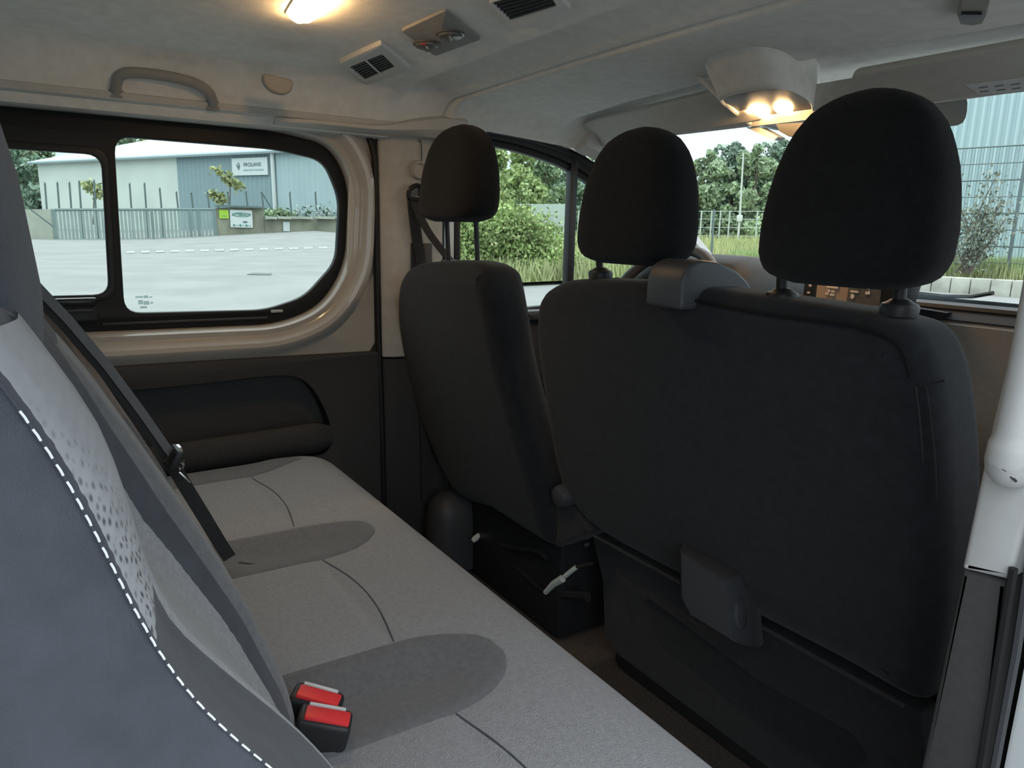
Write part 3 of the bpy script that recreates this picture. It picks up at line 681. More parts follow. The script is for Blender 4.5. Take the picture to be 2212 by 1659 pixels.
# ================================================================== FRONT SEATS
HW = [(0, .55), (.03, .80), (.08, .93), (.16, .99), (.30, 1.0), (.45, .97), (.60, .91), (.72, .83), (.82, .73), (.90, .59), (.95, .44), (.985, .24), (1.0, .05)]
HD = [(0, .55), (.03, .8), (.08, .95), (.2, 1.0), (.5, .95), (.75, .82), (.88, .66), (.95, .46), (.985, .25), (1, .05)]
def headrest(cx, cy, z0, z1, hw, hd, parent, posts_to, m='fabric_black', guides=True, tilt=.10, pr=.0065, px=None):
    R_ = []
    for t in [0, .008, .02, .04, .07, .11, .16, .22, .3, .4, .5, .6, .68, .75, .81, .86, .9, .935, .96, .98, .993, 1]:
        w = hw*interp(HW, t); d = hd*interp(HD, t); z = z0+(z1-z0)*t; y = cy+tilt*(z-z0)
        ring = []
        for k in range(40):
            a = 2*math.pi*k/40; c_, s_ = math.cos(a), math.sin(a); e = 2/3.2
            ring.append(Vector((cx+w*math.copysign(abs(c_)**e, c_), y+d*math.copysign(abs(s_)**e, s_), z)))
        R_.append(ring)
    h = MB().rings(R_).build('headrest', m, parent, 60)
    for s_ in (-1, 1):
        x = px[0 if s_ < 0 else 1] if px else cx+s_*hw*.52
        MB().tube([(x, cy+.01, z0+.03), (x, cy+.02, posts_to-.05)], pr, 10).build('headrest_post', 'plastic_black', h)
        if guides:
            R2 = [[Vector((x+r*math.cos(k*math.pi/10), cy+.017+r*math.sin(k*math.pi/10), posts_to+hh)) for k in range(20)] for hh, r in ((-.012, .021), (-.002, .022), (.002, .020), (.004, .015), (.007, .011), (.008, .009))]
            MB().rings(R2).build('post_guide', 'plastic_black', h)
    return h
# ---- driver seat
dr = thing('driver_seat_unit', 'single black driver seat with raised headrest', 'car seat', (-.48, 1.05, 0))
DY, DK = .765, .24
dpx = [(995, 1075), (945, 985), (905, 880), (880, 790), (865, 700), (862, 640), (868, 598), (885, 574), (915, 566), (990, 562), (1022, 570), (1042, 598), (1060, 680), (1076, 770), (1098, 858), (1125, 950), (1160, 1070), (1185, 1160), (1180, 1185), (1120, 1150), (1050, 1105)]
dout = []
for u, v in dpx:
    if u < 1000: u -= 14
    q = unp(u, v, DY, DK); dout.append((q.x, q.z))
dout = [tuple(p) for p in crom(dout, 4)]
MB().plate([dout], .115, FYr(DY, DK), .045, 5).build('backrest', 'fabric_front_back', dr, 60)
# side bolster with seam
def dp(u, v, dy): q = unp(u, v, DY+dy, DK); return q
MB().tube([dp(u, v, .105)+Vector((.002, 0, 0)) for u, v in ((1082, 672), (1110, 675), (1140, 680), (1158, 690))], .0016, 6).build('side_seam', 'seam', dr)
h = headrest(-.445, .80, .985, 1.192, .128, .055, dr, .890, tilt=.06, pr=.0058, guides=False)
for s_ in (-1, 1):
    MB().box((-.445+s_*.067, .82, .893), (.04, .03, .012), r=.004).build('post_guide', 'plastic_black', h)
# lower recliner cover and base
MB().plate([rpoly([(q.x, q.z) for q in [un(u, v, 'y', .93) for u, v in ((1165, 1070), (1225, 1080), (1275, 1150), (1262, 1160), (1200, 1185), (1182, 1165))]], .01)], .10, ((0, .93, 0), (1, 0, 0), (0, 0, 1), (0, 1, 0)), .012, 3).build('recliner_cover', 'fabric_side', dr)
kp = un(1212, 1072, 'y', .915)
R_ = [[kp+Vector((.026*s*math.cos(k*math.pi/10), hh, .026*s*math.sin(k*math.pi/10))) for k in range(20)] for hh, s in ((.05, 1), (0, 1), (-.01, .85), (-.014, .5))]
MB().rings(R_).build('recliner_knob', 'plastic_mid', dr)
MB().box((-.46, 1.25, .36), (.50, .50, .14), r=.05, seg=4).build('seat_cushion', 'fabric_black', dr)
MB().box((-.46, 1.2, .14), (.44, .46, .28), r=.02).build('seat_base', 'plastic_black', dr)
# grey corner cover on the left of the base
cc = MB()
R_ = []
o1 = un(940, 1080, 'y', .90)
for z, s in ((.02, 1.0), (.10, 1.0), (.17, .96), (.21, .85), (.232, .6), (.238, .25)):
    R_.append([Vector((-.705+.062*s*math.copysign(abs(math.cos(a))**.7, math.cos(a)), .945+.085*s*math.copysign(abs(math.sin(a))**.7, math.sin(a)), z)) for a in [2*math.pi*k/24 for k in range(24)]])
cc.rings(R_).build('corner_cover', 'plastic_mid', dr, 60)
# frame tubes, bolt and lever under the seat
fr_ = [un(u, v, 'y', y) for u, v, y in ((1040, 1140, .99), (1065, 1165, .98), (1100, 1182, .97), (1160, 1190, .96), (1185, 1210, .96))]
MB().tube(crom(fr_, 4, False), .008, 8).build('frame_tube', 'plastic_black', dr)
MB().tube(crom([un(u, v, 'y', y) for u, v, y in ((1060, 1195, .99), (1120, 1225, .98), (1180, 1275, .98), (1270, 1290, 1.0))], 4, False), .012, 8).build('seat_rail', 'plastic_black', dr)
b_ = un(1027, 1163, 'y', .96)
MB().tube([b_+Vector((0, .02, .012)), b_, b_+Vector((0, -.01, -.006))], [.006, .009, .006], 8).build('anchor_bolt', 'sign_white', dr)
lv = [un(u, v, 'y', y) for u, v, y in ((1178, 1280, .94), (1195, 1262, .945), (1215, 1250, .95), (1220, 1245, .95), (1236, 1232, .955), (1245, 1225, .96), (1282, 1216, .97))]
MB().tube(lv[:3], [.006, .008, .009], 8).build('release_lever', 'sign_white', dr)
MB().tube(lv[3:5]+lv[4:5], .006, 8, cap=True).build('release_lever', 'chrome', dr) if False else MB().tube(lv[3:6], .0055, 8).build('lever_stem', 'sign_white', dr)
MB().tube(lv[5:], .004, 8).build('lever_rod', 'steel', dr)
b_ = un(1268, 1175, 'y', .96); MB().tube([b_, b_+Vector((0, -.012, 0))], [.008, .006], 8).build('frame_bolt', 'steel', dr)

# ---- passenger bench
fb = thing('passenger_bench', 'wide black two place front bench with two headrests', 'car seat', (.25, 1.05, 0))
BY, BK = .80, .26
bpx = [(1290, 1158), (1240, 1075), (1212, 1000), (1190, 880), (1172, 760), (1168, 690), (1176, 640), (1205, 614), (1260, 603), (1420, 612), (1600, 636), (1760, 660), (1880, 684), (1950, 712), (1990, 780), (2012, 880), (2025, 1000), (2030, 1150), (2025, 1280), (2010, 1400), (1990, 1490), (1960, 1524), (1800, 1434), (1540, 1296)]
bout = []
for u, v in bpx:
    if u < 1270: u -= 24
    q = unp(u, v, BY, BK); bout.append((q.x, q.z))
bout = [tuple(p) for p in crom(bout, 4)]
bk_ = MB().plate([bout], .13, FYr(BY, BK), .042, 6).build('backrest', 'fabric_front_back', fb, 60)
def bpt(u, v, out=0): q = unp(u, v, BY, BK); return q+Vector((0, -out, 0))
MB().tube(crom([bpt(u, v, -.003) for u, v in ((1500, 650), (1640, 676), (1780, 695), (1860, 707), (1900, 724))], 5, False), .0026, 6).build('top_seam', 'seam_black', bk_)
MB().tube(crom([bpt(u, v, -.004) for u, v in ((1900, 724), (1935, 745), (1952, 775), (1962, 815))], 5, False), .0026, 6).build('top_seam', 'seam_black', bk_)
MB().tube(crom([bpt(u, v, -.022) for u, v in ((1962, 830), (1995, 830), (2020, 826))], 5, False), .0014, 6).build('side_seam', 'fabric_side', bk_)
MB().tube(crom([bpt(u, v, -.012) for u, v in ((1988, 836), (2000, 920), (2008, 1000), (2012, 1080))], 5, False), .0014, 6).build('side_seam', 'fabric_side', bk_)
MB().tube(crom([bpt(u, v, -.004) for u, v in ((1974, 836), (1984, 920), (1990, 1000))], 5, False), .0013, 6).build('side_seam', 'fabric_side', bk_)
headrest(.092, .835, .919, 1.137, .120, .05, fb, .900, tilt=.05, px=(-.005, .150))
headrest(.476, .835, .912, 1.142, .118, .05, fb, .893, tilt=.05, px=(.378, .540), pr=.0075)
# shoulder belt outlet
ob = MB(); dome = [(.775, .862), (.775, .905), (.785, .925), (.81, .934), (.85, .930), (.89, .918), (.92, .90), (.94, .875), (.945, .862)]
so = ob.plate([rpoly(dome, .008, 3)], .075, ((.192, 0, 0), (0, 1, 0), (0, 0, 1), (1, 0, 0)), .006, 3).build('shoulder_belt_outlet', 'plastic_mid', fb, 50)
for u in (1440, 1466):
    p = un(u, 655, 'y', .782); MB().tube([p+Vector((0, .02, .006)), p+Vector((0, -.002, -.004))], .006, 8).build('screw_boss', 'plastic_black', so)
# piping along the lower edge
MB().tube([bpt(u, v, .004) for u, v in ((1284, 1155), (1480, 1262), (1640, 1348), (1800, 1437), (1955, 1522))], .003, 8).build('lower_piping', 'fabric_side', fb)
# base panel
def bq(u, v): q = unp(u, v, .935, .10); return (q.x, q.z)
pn = [bq(1276, 1150), bq(1300, 1250), bq(1305, 1380), bq(1330, 1412), bq(1660, 1662), bq(1800, 1760), bq(2010, 1790), bq(1985, 1535), bq(1640, 1350)]
MB().plate([rpoly(pn, .008)], .05, FYr(.935, .10), .006, 3).build('base_panel', 'fabric_side', fb)
pn2 = [bq(1385, 1300), bq(1420, 1385), bq(1700, 1610), bq(1830, 1700), bq(1880, 1640), bq(1845, 1585), bq(1640, 1470), bq(1480, 1350), bq(1400, 1290)]
MB().plate([rpoly(pn2, .012)], .012, FYr(.931, .10), .006, 3).build('base_panel_relief', 'fabric_front_back', fb)
MB().plate([[bq(1354, 1296), bq(1379, 1300), bq(1370, 1375)]], .002, FYr(.9345, .10)).build('panel_tag', 'plastic_mid', fb)
MB().box((.25, 1.27, .36), (.76, .46, .13), r=.05, seg=4).build('seat_cushion', 'fabric_black', fb)
MB().box((.25, 1.22, .15), (.70, .40, .30), r=.02).build('seat_base', 'plastic_black', fb)
# hinge cover
def hq(u, v, y): q = un(u, v, 'y', y); return q
hb = thing('x', 'x', 'x', (0, 0, 0)); bpy.data.objects.remove(hb)
rear = [hq(1468, 1190, .855), hq(1566, 1255, .855), hq(1575, 1350, .855), hq(1580, 1385, .855), hq(1490, 1330, .855), hq(1470, 1290, .855)]
front = [hq(1478, 1172, .93), hq(1606, 1238, .93), hq(1624, 1325, .93), hq(1630, 1400, .94), hq(1500, 1340, .94), hq(1478, 1290, .94)]
cr2 = [a.lerp(b, .12) for a, b in zip(rear, front)]; ctr = sum(rear, Vector())/6
small = [a.lerp(ctr, .07) for a in rear]
hc = MB().rings([small, cr2, front]).build('hinge_cover', 'plastic_mid', fb, 25)
MB().plate([rpoly([(q.x, q.z) for q in [hq(1470, 1162, .925), hq(1612, 1232, .925), hq(1634, 1318, .925), hq(1640, 1400, .925), hq(1490, 1345, .925)]], .008)], .012, ((0, .925, 0), (1, 0, 0), (0, 0, 1), (0, 1, 0)), .003, 2).build('cover_flange', 'fabric_side', hc)
dc = (rear[1]+rear[2]+rear[3]+front[1]+front[2]+front[3])/6; nx = ((rear[2]-rear[1]).cross(front[1]-rear[1])).normalized()
if nx.x < 0: nx = -nx
e1 = (rear[3]-rear[1]).normalized(); e2 = nx.cross(e1)
MB().rings([[dc+nx*h_+(e1*math.cos(k*math.pi/12)*.026+e2*math.sin(k*math.pi/12)*.022)*s for k in range(24)] for h_, s in ((-.006, 1), (.003, 1), (.005, .9))]).build('cover_cap', 'plastic_mid', hc)

# ---- driver seat belt on the pillar
db = thing('driver_seat_belt', 'black driver seat belt hanging from its pillar guide', 'seat belt', (-.775, .86, .9))
MB().strip(crom([(-.762, .845, 1.045), (-.764, .850, 1.0), (-.768, .862, .93), (-.77, .872, .87), (-.77, .88, .6), (-.775, .89, .2)], 5, False), (0, 1, .1), .030, .0025, (1, 0, 0)).build('strap', 'webbing', db)
MB().strip(crom([(-.760, .848, 1.04), (-.75, .86, 1.0), (-.735, .885, .95), (-.70, .93, .88)], 5, False), (0, 1, .2), .022, .002, (1, 0, .3)).build('strap', 'webbing', db)
g0 = Vector((-.762, .857, 1.055))
MB().tube(crom([g0+Vector((0, -.022, -.008)), g0+Vector((.004, -.02, .012)), g0+Vector((.006, .0, .022)), g0+Vector((.004, .022, .01)), g0+Vector((0, .024, -.01)), g0+Vector((0, 0, -.014))], 5, True)+[g0+Vector((0, -.022, -.008))], .0065, 8).build('guide_loop', 'plastic_black', db)
MB().box(g0+Vector((.004, .016, .006)), (.016, .026, .022), r=.005).build('guide_cover', 'plastic_mid', db)
kn0 = Vector((-.772, .868, 1.118))
R_ = [[kn0+Vector((hh, .021*s*math.cos(k*math.pi/12), .024*s*math.sin(k*math.pi/12))) for k in range(24)] for hh, s in ((-.01, 1.05), (.006, 1), (.010, .85), (.010, .70), (.004, .66))]
MB().rings(R_).build('height_adjuster', 'pillar_cloth', db)
MB().box((-.7755, .877, .76), (.004, .062, .34), r=.001).build('belt_slot_panel', 'plastic_black', db)

# ================================================================== REAR BENCH
rb = thing('rear_bench', 'long light grey three place rear bench with dark strips', 'car seat', (0, .3, 0))
FT = [(.30, .195), (.40, .192), (.495, .184), (.59, .159), (.68, .118), (.76, .079), (.857, .030), (.92, -.005), (.96, -.03)]
HOL = [(.36, .0), (.42, .012), (.5, .030), (.6, .043), (.66, .050), (.72, .056), (.8, .042), (.87, .016), (.93, .0)]
DEV = [(.36, -.004), (.55, -.006), (.636, -.018), (.703, -.038), (.745, -.046), (.812, -.022), (.868, -.004), (.93, 0)]
XL, XR = -.715, .668
STRIPS = (-.20, .262)
SEATS = ((-.655, -.275), (-.125, .190), (.335, .560))
XB = .603
DEVS = [(.36, -.01), (.60, -.016), (.65, -.024), (.691, -.034), (.735, -.041), (.778, -.042), (.829, -.034), (.88, -.025), (.93, -.02)]
def devS(z): return (interp(DEVS, z-.02)+2*interp(DEVS, z)+interp(DEVS, z+.02))/4
def hollow(x):
    s = 0
    for a, b in SEATS: s = max(s, smooth(a-.035, a+.035, x)*(1-smooth(b-.035, b+.035, x)))
    return s
def fs(z):
    return (interp(FT, z-.02)+2*interp(FT, z)+interp(FT, z+.02))/4
def devs(z): return (interp(DEV, z-.02)+2*interp(DEV, z)+interp(DEV, z+.02))/4
def yb(x, z):
    k = smooth(.50, .585, x)
    y = fs(z) - interp(HOL, z)*hollow(x)*(1-k) + devs(z)*k
    e = max(0, x-XB)/(XR-XB); y += (devS(z)-devs(z))*min(1, e)**1.5; y -= .03*max(0, e-.86)/.14*(1 if e > .86 else 0)
    y -= (.014*smooth(.08, -.35, x)*smooth(.45, .6, z) + .011*smooth(.47, .30, x)*smooth(.42, .6, z))
    e = max(0, (XL+.05)-x)/.05; y -= .04*(1-math.sqrt(max(0, 1-min(1, e)**2)))
    return y
R_ = []
xsb = lsp(XL, .50, 62)+lsp(.505, XR, 34)
zb = [.33]+lsp(.36, .918, 42)
for z in zb:
    back = fs(z)-.19
    R_.append([Vector((x, yb(x, z), z)) for x in xsb]+[Vector((XR+.006, fs(z)+devs(z)-.075, z)), Vector((XR+.006, fs(z)+devs(z)-.11, z)), Vector((XR, back+.02, z)), Vector((XR-.03, back, z)), Vector((XL+.03, back, z)), Vector((XL, back+.02, z))])
for z, s in ((.931, .93), (.941, .80), (.946, .62), (.948, .4)):
    yc = fs(z)-.085
    R_.append([Vector((x, yc+(yb(x, .918)-(fs(.918)-.085))*s, z-.0)) for x in xsb]+[Vector((XR+.004, yc-.005*s, z)), Vector((XR+.002, yc-.035*s, z)), Vector((XR-.004, yc-.065*s, z)), Vector((XR-.03, yc-.085*s, z)), Vector((XL+.03, yc-.085*s, z)), Vector((XL, yc-.065*s, z))])
bkr = MB().rings(R_).build('backrest', 'fabric_bolster', rb, 60)
def bpatch(name, xa, xb_, za, zb_, m, nx=22, nz=36, lift=.003, parent=None):
    # xa,xb_: functions of z; a skin laid on the backrest front
    zs = lsp(za, zb_, nz)
    def f(u, z):
        x = xa(z)+(xb_(z)-xa(z))*u
        edge = min(1, min(u, 1-u)*8, (z-za)/(zb_-za)*10, (zb_-z)/(zb_-za)*10)
        return Vector((x, yb(x, z)-.002+(lift+.002)*math.sqrt(max(0, edge)), z))
    V, Fc = surf(f, lsp(0, 1, nx), zs)
    return MB().add(V, Fc).build(name, m, parent or bkr, 80)
def ins(a, b):
    # rounded-top insert outline
    def xa(z): return a + .05*smooth(.72, .88, z)
    def xb_(z): return b - .05*smooth(.72, .88, z)
    return xa, xb_
for i, (a, b) in enumerate(SEATS[:2]):
    xa, xb_ = ins(a+.01, b-.01); o = bpatch('backrest_insert', xa, xb_, .38, .875, 'fabric_light'); o['label'] = 'light grey woven insert'
o = bpatch('backrest_insert', lambda z: .330, lambda z: .575, .38, .80, 'fabric_light'); o['label'] = 'light grey woven insert'
for xc in STRIPS:
    o = bpatch('backrest_strip', lambda z, xc=xc: xc-.068+.02*smooth(.6, .9, z), lambda z, xc=xc: xc+.063-.01*smooth(.6, .9, z), .38, .88, 'fabric_dark', 14); o['label'] = 'dark grey strip between two seats'
# wrinkled light side panel on the near bolster
def bx(s):   # x along the rounded bolster edge
    return s
zs = lsp(.772, .926, 90)
def fmesh(u, z):
    x0 = XB-.035; x1 = XR-.013-.006*smooth(.80, .70, z)
    t = (z-.772)/.154
    x = x0+(x1-x0)*u
    w = .0003*math.sin(u*26+z*700)*smooth(.25, .7, u)*(1-.6*t) + .0003*math.sin(z*900-u*34)*smooth(.3, .8, u)*(1-.6*t)
    e = min(1, u*6, (1-u)*6, t*12)
    return Vector((x, yb(x, z)-.002+(.004+w)*math.sqrt(e), z))
V, Fc = surf(fmesh, lsp(0, 1, 40), zs)
o = MB().add(V, Fc).build('stretch_side_panel', 'fabric_mesh', bkr, 80); o['label'] = 'wrinkled light grey stretch mesh panel'
# white stitching down the bolster seam
stt = MB(); z = .895
def seam_pt(z): return Vector((XR-.0085, yb(XR-.0095, z)+.0006, z))
MB().tube([seam_pt(z_) for z_ in lsp(.915, .40, 60)], .0004, 5).build('bolster_seam', 'fabric_bolster', bkr)
arc = 0
while z > .45:
    a = seam_pt(z); b = seam_pt(z-.0052); stt.tube([a, a.lerp(b, .5)+Vector((.0004, .0002, 0)), b], .00055, 6); z -= .0080
o = stt.build('stitching', 'thread', bkr); o['label'] = 'row of white thread stitches'; o['kind'] = 'stuff'
# near rear headrest
h = headrest(.437, -.074, .868, 1.125, .150, .080, rb, .90, m='fabric_bolster', tilt=-.03)
stt = MB()
hp_ = crom([un(u, v, 'x', .548) for u, v in ((40, 738), (34, 756), (22, 774), (8, 790), (-10, 803))], 5, False)
for i in range(0, len(hp_)-1, 2): stt.tube([hp_[i]+Vector((.004, .003, 0)), hp_[i+1]+Vector((.004, .003, 0))], .0009, 6)
o = stt.build('stitching', 'thread', h); o['kind'] = 'stuff'

for xc in (-.04, -.47): headrest(xc, -.105, .965, 1.15, .125, .058, rb, .945, m='fabric_bolster', tilt=-.05)
# cushion
YF = .585
TON = ((-.195, .485, .078), (.262, .475, .088))
def zq(x, y):
    z = .420
    for xc, yt, w in TON:
        z -= .014*math.exp(-((x-xc-(.03*(y-.3)))/.06)**2)*(1-smooth(yt-.12, yt+.02, y))
    z += .006*math.exp(-((y-.50)/.06)**2) - .010*math.exp(-((y-.36)/.012)**2)*.5*sum(math.exp(-((x-c_)/.14)**8) for c_ in (-.44, .03, .49))
    e = max(0, y-(YF-.07))/.07; z -= .06*(1-math.sqrt(max(0, 1-min(1, e)**2)))
    e = max(0, (XL+.06)-x)/.06; z -= .04*(1-math.sqrt(max(0, 1-min(1, e)**2)))
    e = max(0, x-(XR+.02-.06))/.06; z -= .04*(1-math.sqrt(max(0, 1-min(1, e)**2)))
    return z
xsq = [XL+.06-.06*math.cos(k*math.pi/2/8) for k in range(9)]+lsp(XL+.07, XR-.045, 110)+[XR-.04+.06*math.sin(k*math.pi/2/8) for k in range(9)]
ysq = lsp(.10, YF-.07, 70)+[YF-.07+.07*math.sin(k*math.pi/2/10) for k in range(1, 11)]
def yfr(x):   # rounded plan corners
    return -.10*smooth(-.62, -.72, x)**2 - .02*smooth(.6, .69, x)
V = []; nxq = len(xsq)
def qpt(x, y):
    yy = y + yfr(x)*smooth(.3, YF, y); return Vector((x, yy, zq(x, y)))
for y in ysq: V += [qpt(x, y) for x in xsq]
for z, dy in ((.33, .002), (.27, -.02), (.24, -.05)):
    V += [Vector((x, YF+dy+yfr(x), min(z, zq(x, YF)))) for x in xsq]
Fc = [(j*nxq+i, j*nxq+i+1, (j+1)*nxq+i+1, (j+1)*nxq+i) for j in range(len(ysq)+2) for i in range(nxq-1)]
cu = MB().add(V, Fc).build('seat_cushion', 'fabric_light', rb, 80); cu['label'] = 'light grey woven three place cushion'
es = [(qpt(xsq[-1], y), Vector((xsq[-1]-.01, qpt(xsq[-1], y).y, .24))) for y in ysq]
MB().add([p for e in es for p in e], [(2*i, 2*i+2, 2*i+3, 2*i+1) for i in range(len(es)-1)]).build('cushion_side', 'fabric_dark', cu, 60)
es = [(qpt(xsq[0], y), Vector((xsq[0]+.01, qpt(xsq[0], y).y, .24))) for y in ysq]
MB().add([p for e in es for p in e], [(2*i, 2*i+2, 2*i+3, 2*i+1) for i in range(len(es)-1)]).build('cushion_side', 'fabric_dark', cu, 60)
for xc, yt, w in TON:
    def ft(u, t, xc=xc, yt=yt, w=w):
        y = .14+(yt-.14)*t; tt = max(0, (t-.66)/.34)
        ww = w*math.sqrt(max(0.0004, 1-tt**2)); x = xc+.03*(y-.3)+ww*(u*2-1)
        e = min(1, (1-abs(u*2-1))*6, (1-t)*20)
        return qpt(x, y)+Vector((0, 0, -.001+.0045*math.sqrt(max(0, e))))
    V, Fc = surf(ft, lsp(0, 1, 24), [k/48 for k in range(33)]+[.66+.34*math.sin(k*math.pi/2/16) for k in range(1, 17)])
    o = MB().add(V, Fc).build('cushion_strip', 'fabric_dark', cu, 80); o['label'] = 'dark grey rounded strip between two places'
# dark end panel at the left of the cushion
def fe(u, t):
    y = .14+.36*t; x = -.712+(.125-.05*smooth(.6, 1, t))*u; e = min(1, (1-u)*8, (1-t)*8)
    return qpt(x, y)+Vector((0, 0, -.001+.0045*math.sqrt(max(0, e))))
V, Fc = surf(fe, lsp(0, 1, 20), lsp(0, 1, 30)); MB().add(V, Fc).build('cushion_end', 'fabric_dark', cu, 80)
# cross seams
for a, b in ((-.585, -.275), (-.115, .175), (.35, .64)):
    MB().tube([qpt(x, .362+.02*math.cos((x-(a+b)/2)/(b-a)*3))+Vector((0, 0, -.0006)) for x in lsp(a, b, 16)], .0016, 6).build('cross_seam', 'fabric_bolster', cu)
MB().box((-.02, .34, .18), (1.28, .38, .14), r=.02).build('bench_frame', 'plastic_black', rb)
for x in (-.6, -.02, .55):
    for y in (.2, .48): MB().box((x, y, .06), (.05, .05, .12), r=.006).build('leg', 'plastic_black', rb)

# rear belt across the left place
sb = thing('rear_seat_belt', 'dark seat belt running down the rear backrest with metal tongue', 'seat belt', (-.2, .15, .5))
def bl(u, v, x, dy=0): q = un(u, v, 'x', x); return q
bx0, bx1 = -.13, -.21
P = [un(u, v, 'x', bx0+(bx1-bx0)*t) for u, v, t in ((20, 560, -.1), (65, 622, 0), (140, 700, .2), (225, 800, .4), (300, 900, .6), (362, 988, .8))]
P = [Vector((-.115, -.12, .955)), Vector((-.118, -.05, .965))]+[p+(CAM-p)*.025 for p in P]
def facing(P):
    d = (P[-1]-P[0]).normalized(); v = (CAM-P[0]).normalized(); w = d.cross(v).normalized(); return w, w.cross(d)
w_, n_ = facing(P); MB().strip([p-w_*.007 for p in P], w_, .012, .002, n_).build('strap', 'webbing_edge', sb)
MB().strip([p+w_*.003 - n_*.004 for p in P], w_, .010, .002, n_).build('strap_back', 'webbing', sb)
P2 = [un(u, v, 'x', bx1) for u, v in ((366, 992), (400, 1050), (440, 1115), (478, 1178), (496, 1205))]
P2 = [p+(CAM-p)*.025 for p in P2]
w_, n_ = facing(P2); MB().strip(P2, w_, .021, .0022, n_).build('lower_strap', 'webbing', sb)
t0 = un(366, 992, 'x', -.2); t0 = t0+(CAM-t0)*.03
tg = MB().box(t0+Vector((.005, .006, .004)), (.05, .012, .03), rot=Matrix.Rotation(-.5, 3, 'X'), r=.004).build('tongue_cover', 'plastic_black', sb)
MB().tube(crom([t0+Vector((-.012, .014, .015)), t0+Vector((.008, .016, .012)), t0+Vector((.02, .014, -.002)), t0+Vector((.012, .014, -.012))], 4, False), .004, 6).build('tongue_loop', 'chrome', sb)
a = un(386, 1018, 'x', -.18); b = un(408, 1038, 'x', -.18); a = a+(CAM-a)*.03; b = b+(CAM-b)*.03
MB().box((a+b)/2, (.016, .003, (b-a).length*1.1), rot=Vector((0, 0, 1)).rotation_difference(b-a).to_matrix(), r=.001).build('tongue_blade', 'chrome', sb)
# slits in the cushion beside belt and buckles
sl = MB().strip([qpt(-.205, .235)+Vector((0, 0, .001)), qpt(-.150, .275)+Vector((0, 0, .001))], (.5, -1, 0), .006, .002, (0, 0, 1)).build('belt_slit', 'seam', cu)
# buckles
def buckle(name, label, u, v, zc_, rotz, tilt):
    c_ = un(u, v, 'z', zc_)
    t = thing(name, label, 'belt buckle', c_, None)
    M = Matrix.Rotation(rotz, 3, 'Z') @ Matrix.Rotation(tilt, 3, 'X')
    MB().box(c_+M @ Vector((0, 0, -.030)), (.034, .058, .062), rot=M, r=.006, seg=3).build('housing', 'plastic_black', t)
    MB().box(c_+M @ Vector((.003, .002, .002)), (.020, .048, .006), rot=M, r=.002, seg=2).build('press_button', 'button_red', t)
    MB().box(c_+M @ Vector((-.0125, 0, .0015)), (.004, .040, .004), rot=M, r=.001).build('tongue_slot', 'label_white', t)
    return t
buckle('belt_buckle', 'black belt buckle with red button beside the middle place', 686, 1503, .452, -.62, -.25)
buckle('belt_buckle', 'black belt buckle with red button nearest the bench end', 704, 1546, .452, -.48, -.25)
MB().strip([qpt(.318, .178)+Vector((0, 0, .002)), qpt(.312, .215)+Vector((0, 0, .002))], (1, 0, 0), .008, .003, (0, 0, 1)).build('belt_slit', 'seam', cu)

# ================================================================== OUTSIDE
def at(u, v, dist):
    d = ray(u, v); return CAM + d*(dist/math.hypot(d.x, d.y))
def basis(u): d = ray(u, 480); h = Vector((d.x, d.y, 0)).normalized(); return h
# road: polar grid following the ground
V = []; rs_ = [1.6, 3, 5, 8, 12, 16, 20, 25, 30, 36, 42, 46, 48, 50, 52, 56, 62, 75, 100, 160, 320]; na = 96
for r in rs_:
    for k in range(na):
        a = 2*math.pi*k/na; x, y = r*math.cos(a), r*math.sin(a); V.append(Vector((x, y, G(x, y))))
Fc = [(i*na+k, i*na+(k+1) % na, (i+1)*na+(k+1) % na, (i+1)*na+k) for i in range(len(rs_)-1) for k in range(na)]
Fc.append(tuple(range(na)))
rd = MB().add(V, Fc).build('ground', 'asphalt', None, 80); struct(rd, 'pale grey asphalt road around the van')
# dashed line
for k, u in enumerate(range(272, 720, 32)):
    vv = 546-.024*(u-272)
    a = gray_hit(u, vv-2.5); b = gray_hit(u+19, vv-3); c = gray_hit(u+20, vv+1.5); d = gray_hit(u+1, vv+2)
    MB().add([p+Vector((0, 0, .02)) for p in (a, b, c, d)], [(0, 1, 2, 3)]).build('road_dash', 'road_paint', rd)
P = [gray_hit(u, v)+Vector((0, 0, .015)) for u, v in ((532, 594), (545, 590), (588, 591), (585, 595))]
MB().add(P, [(0, 1, 2, 3)]).build('asphalt_patch', 'patch', rd)
# ---- yard wall and gate
XG = -50.0
def ux(u, v, x=XG): return un(u, v, 'x', x)
gt = thing('sliding_gate', 'long grey green slatted sliding gate across the road', 'gate', ux(290, 525))
def gz(u):   # top / bottom pixel rows along the gate
    t = (u-118)/(465-118); return (453+(452-453)*t, 528+(520-528)*t)
n_sl = 42
slm = None
for i in range(n_sl):
    u = 124+i*(462-124)/(n_sl-1); top, bot = gz(u)
    a = ux(u, top+3); b = ux(u, bot-3); w = .085
    o = MB().box((a+b)/2, (.06, w*1.7, (a-b).length)).build('slat', 'gate_slat', gt)
for u0, u1, e in ((118, 465, 0), (118, 465, 1)):
    a = ux(u0, gz(u0)[e]); b = ux(u1, gz(u1)[e]); MB().tube([a, b], .09, 6).build('rail', 'gate_metal', gt)
for u in (118, 236, 330, 412, 430, 465):
    a = ux(u, gz(u)[0]-1); b = ux(u, gz(u)[1]+1); MB().box((a+b)/2, (.14, .16, (a-b).length)).build('post', 'gate_metal', gt)
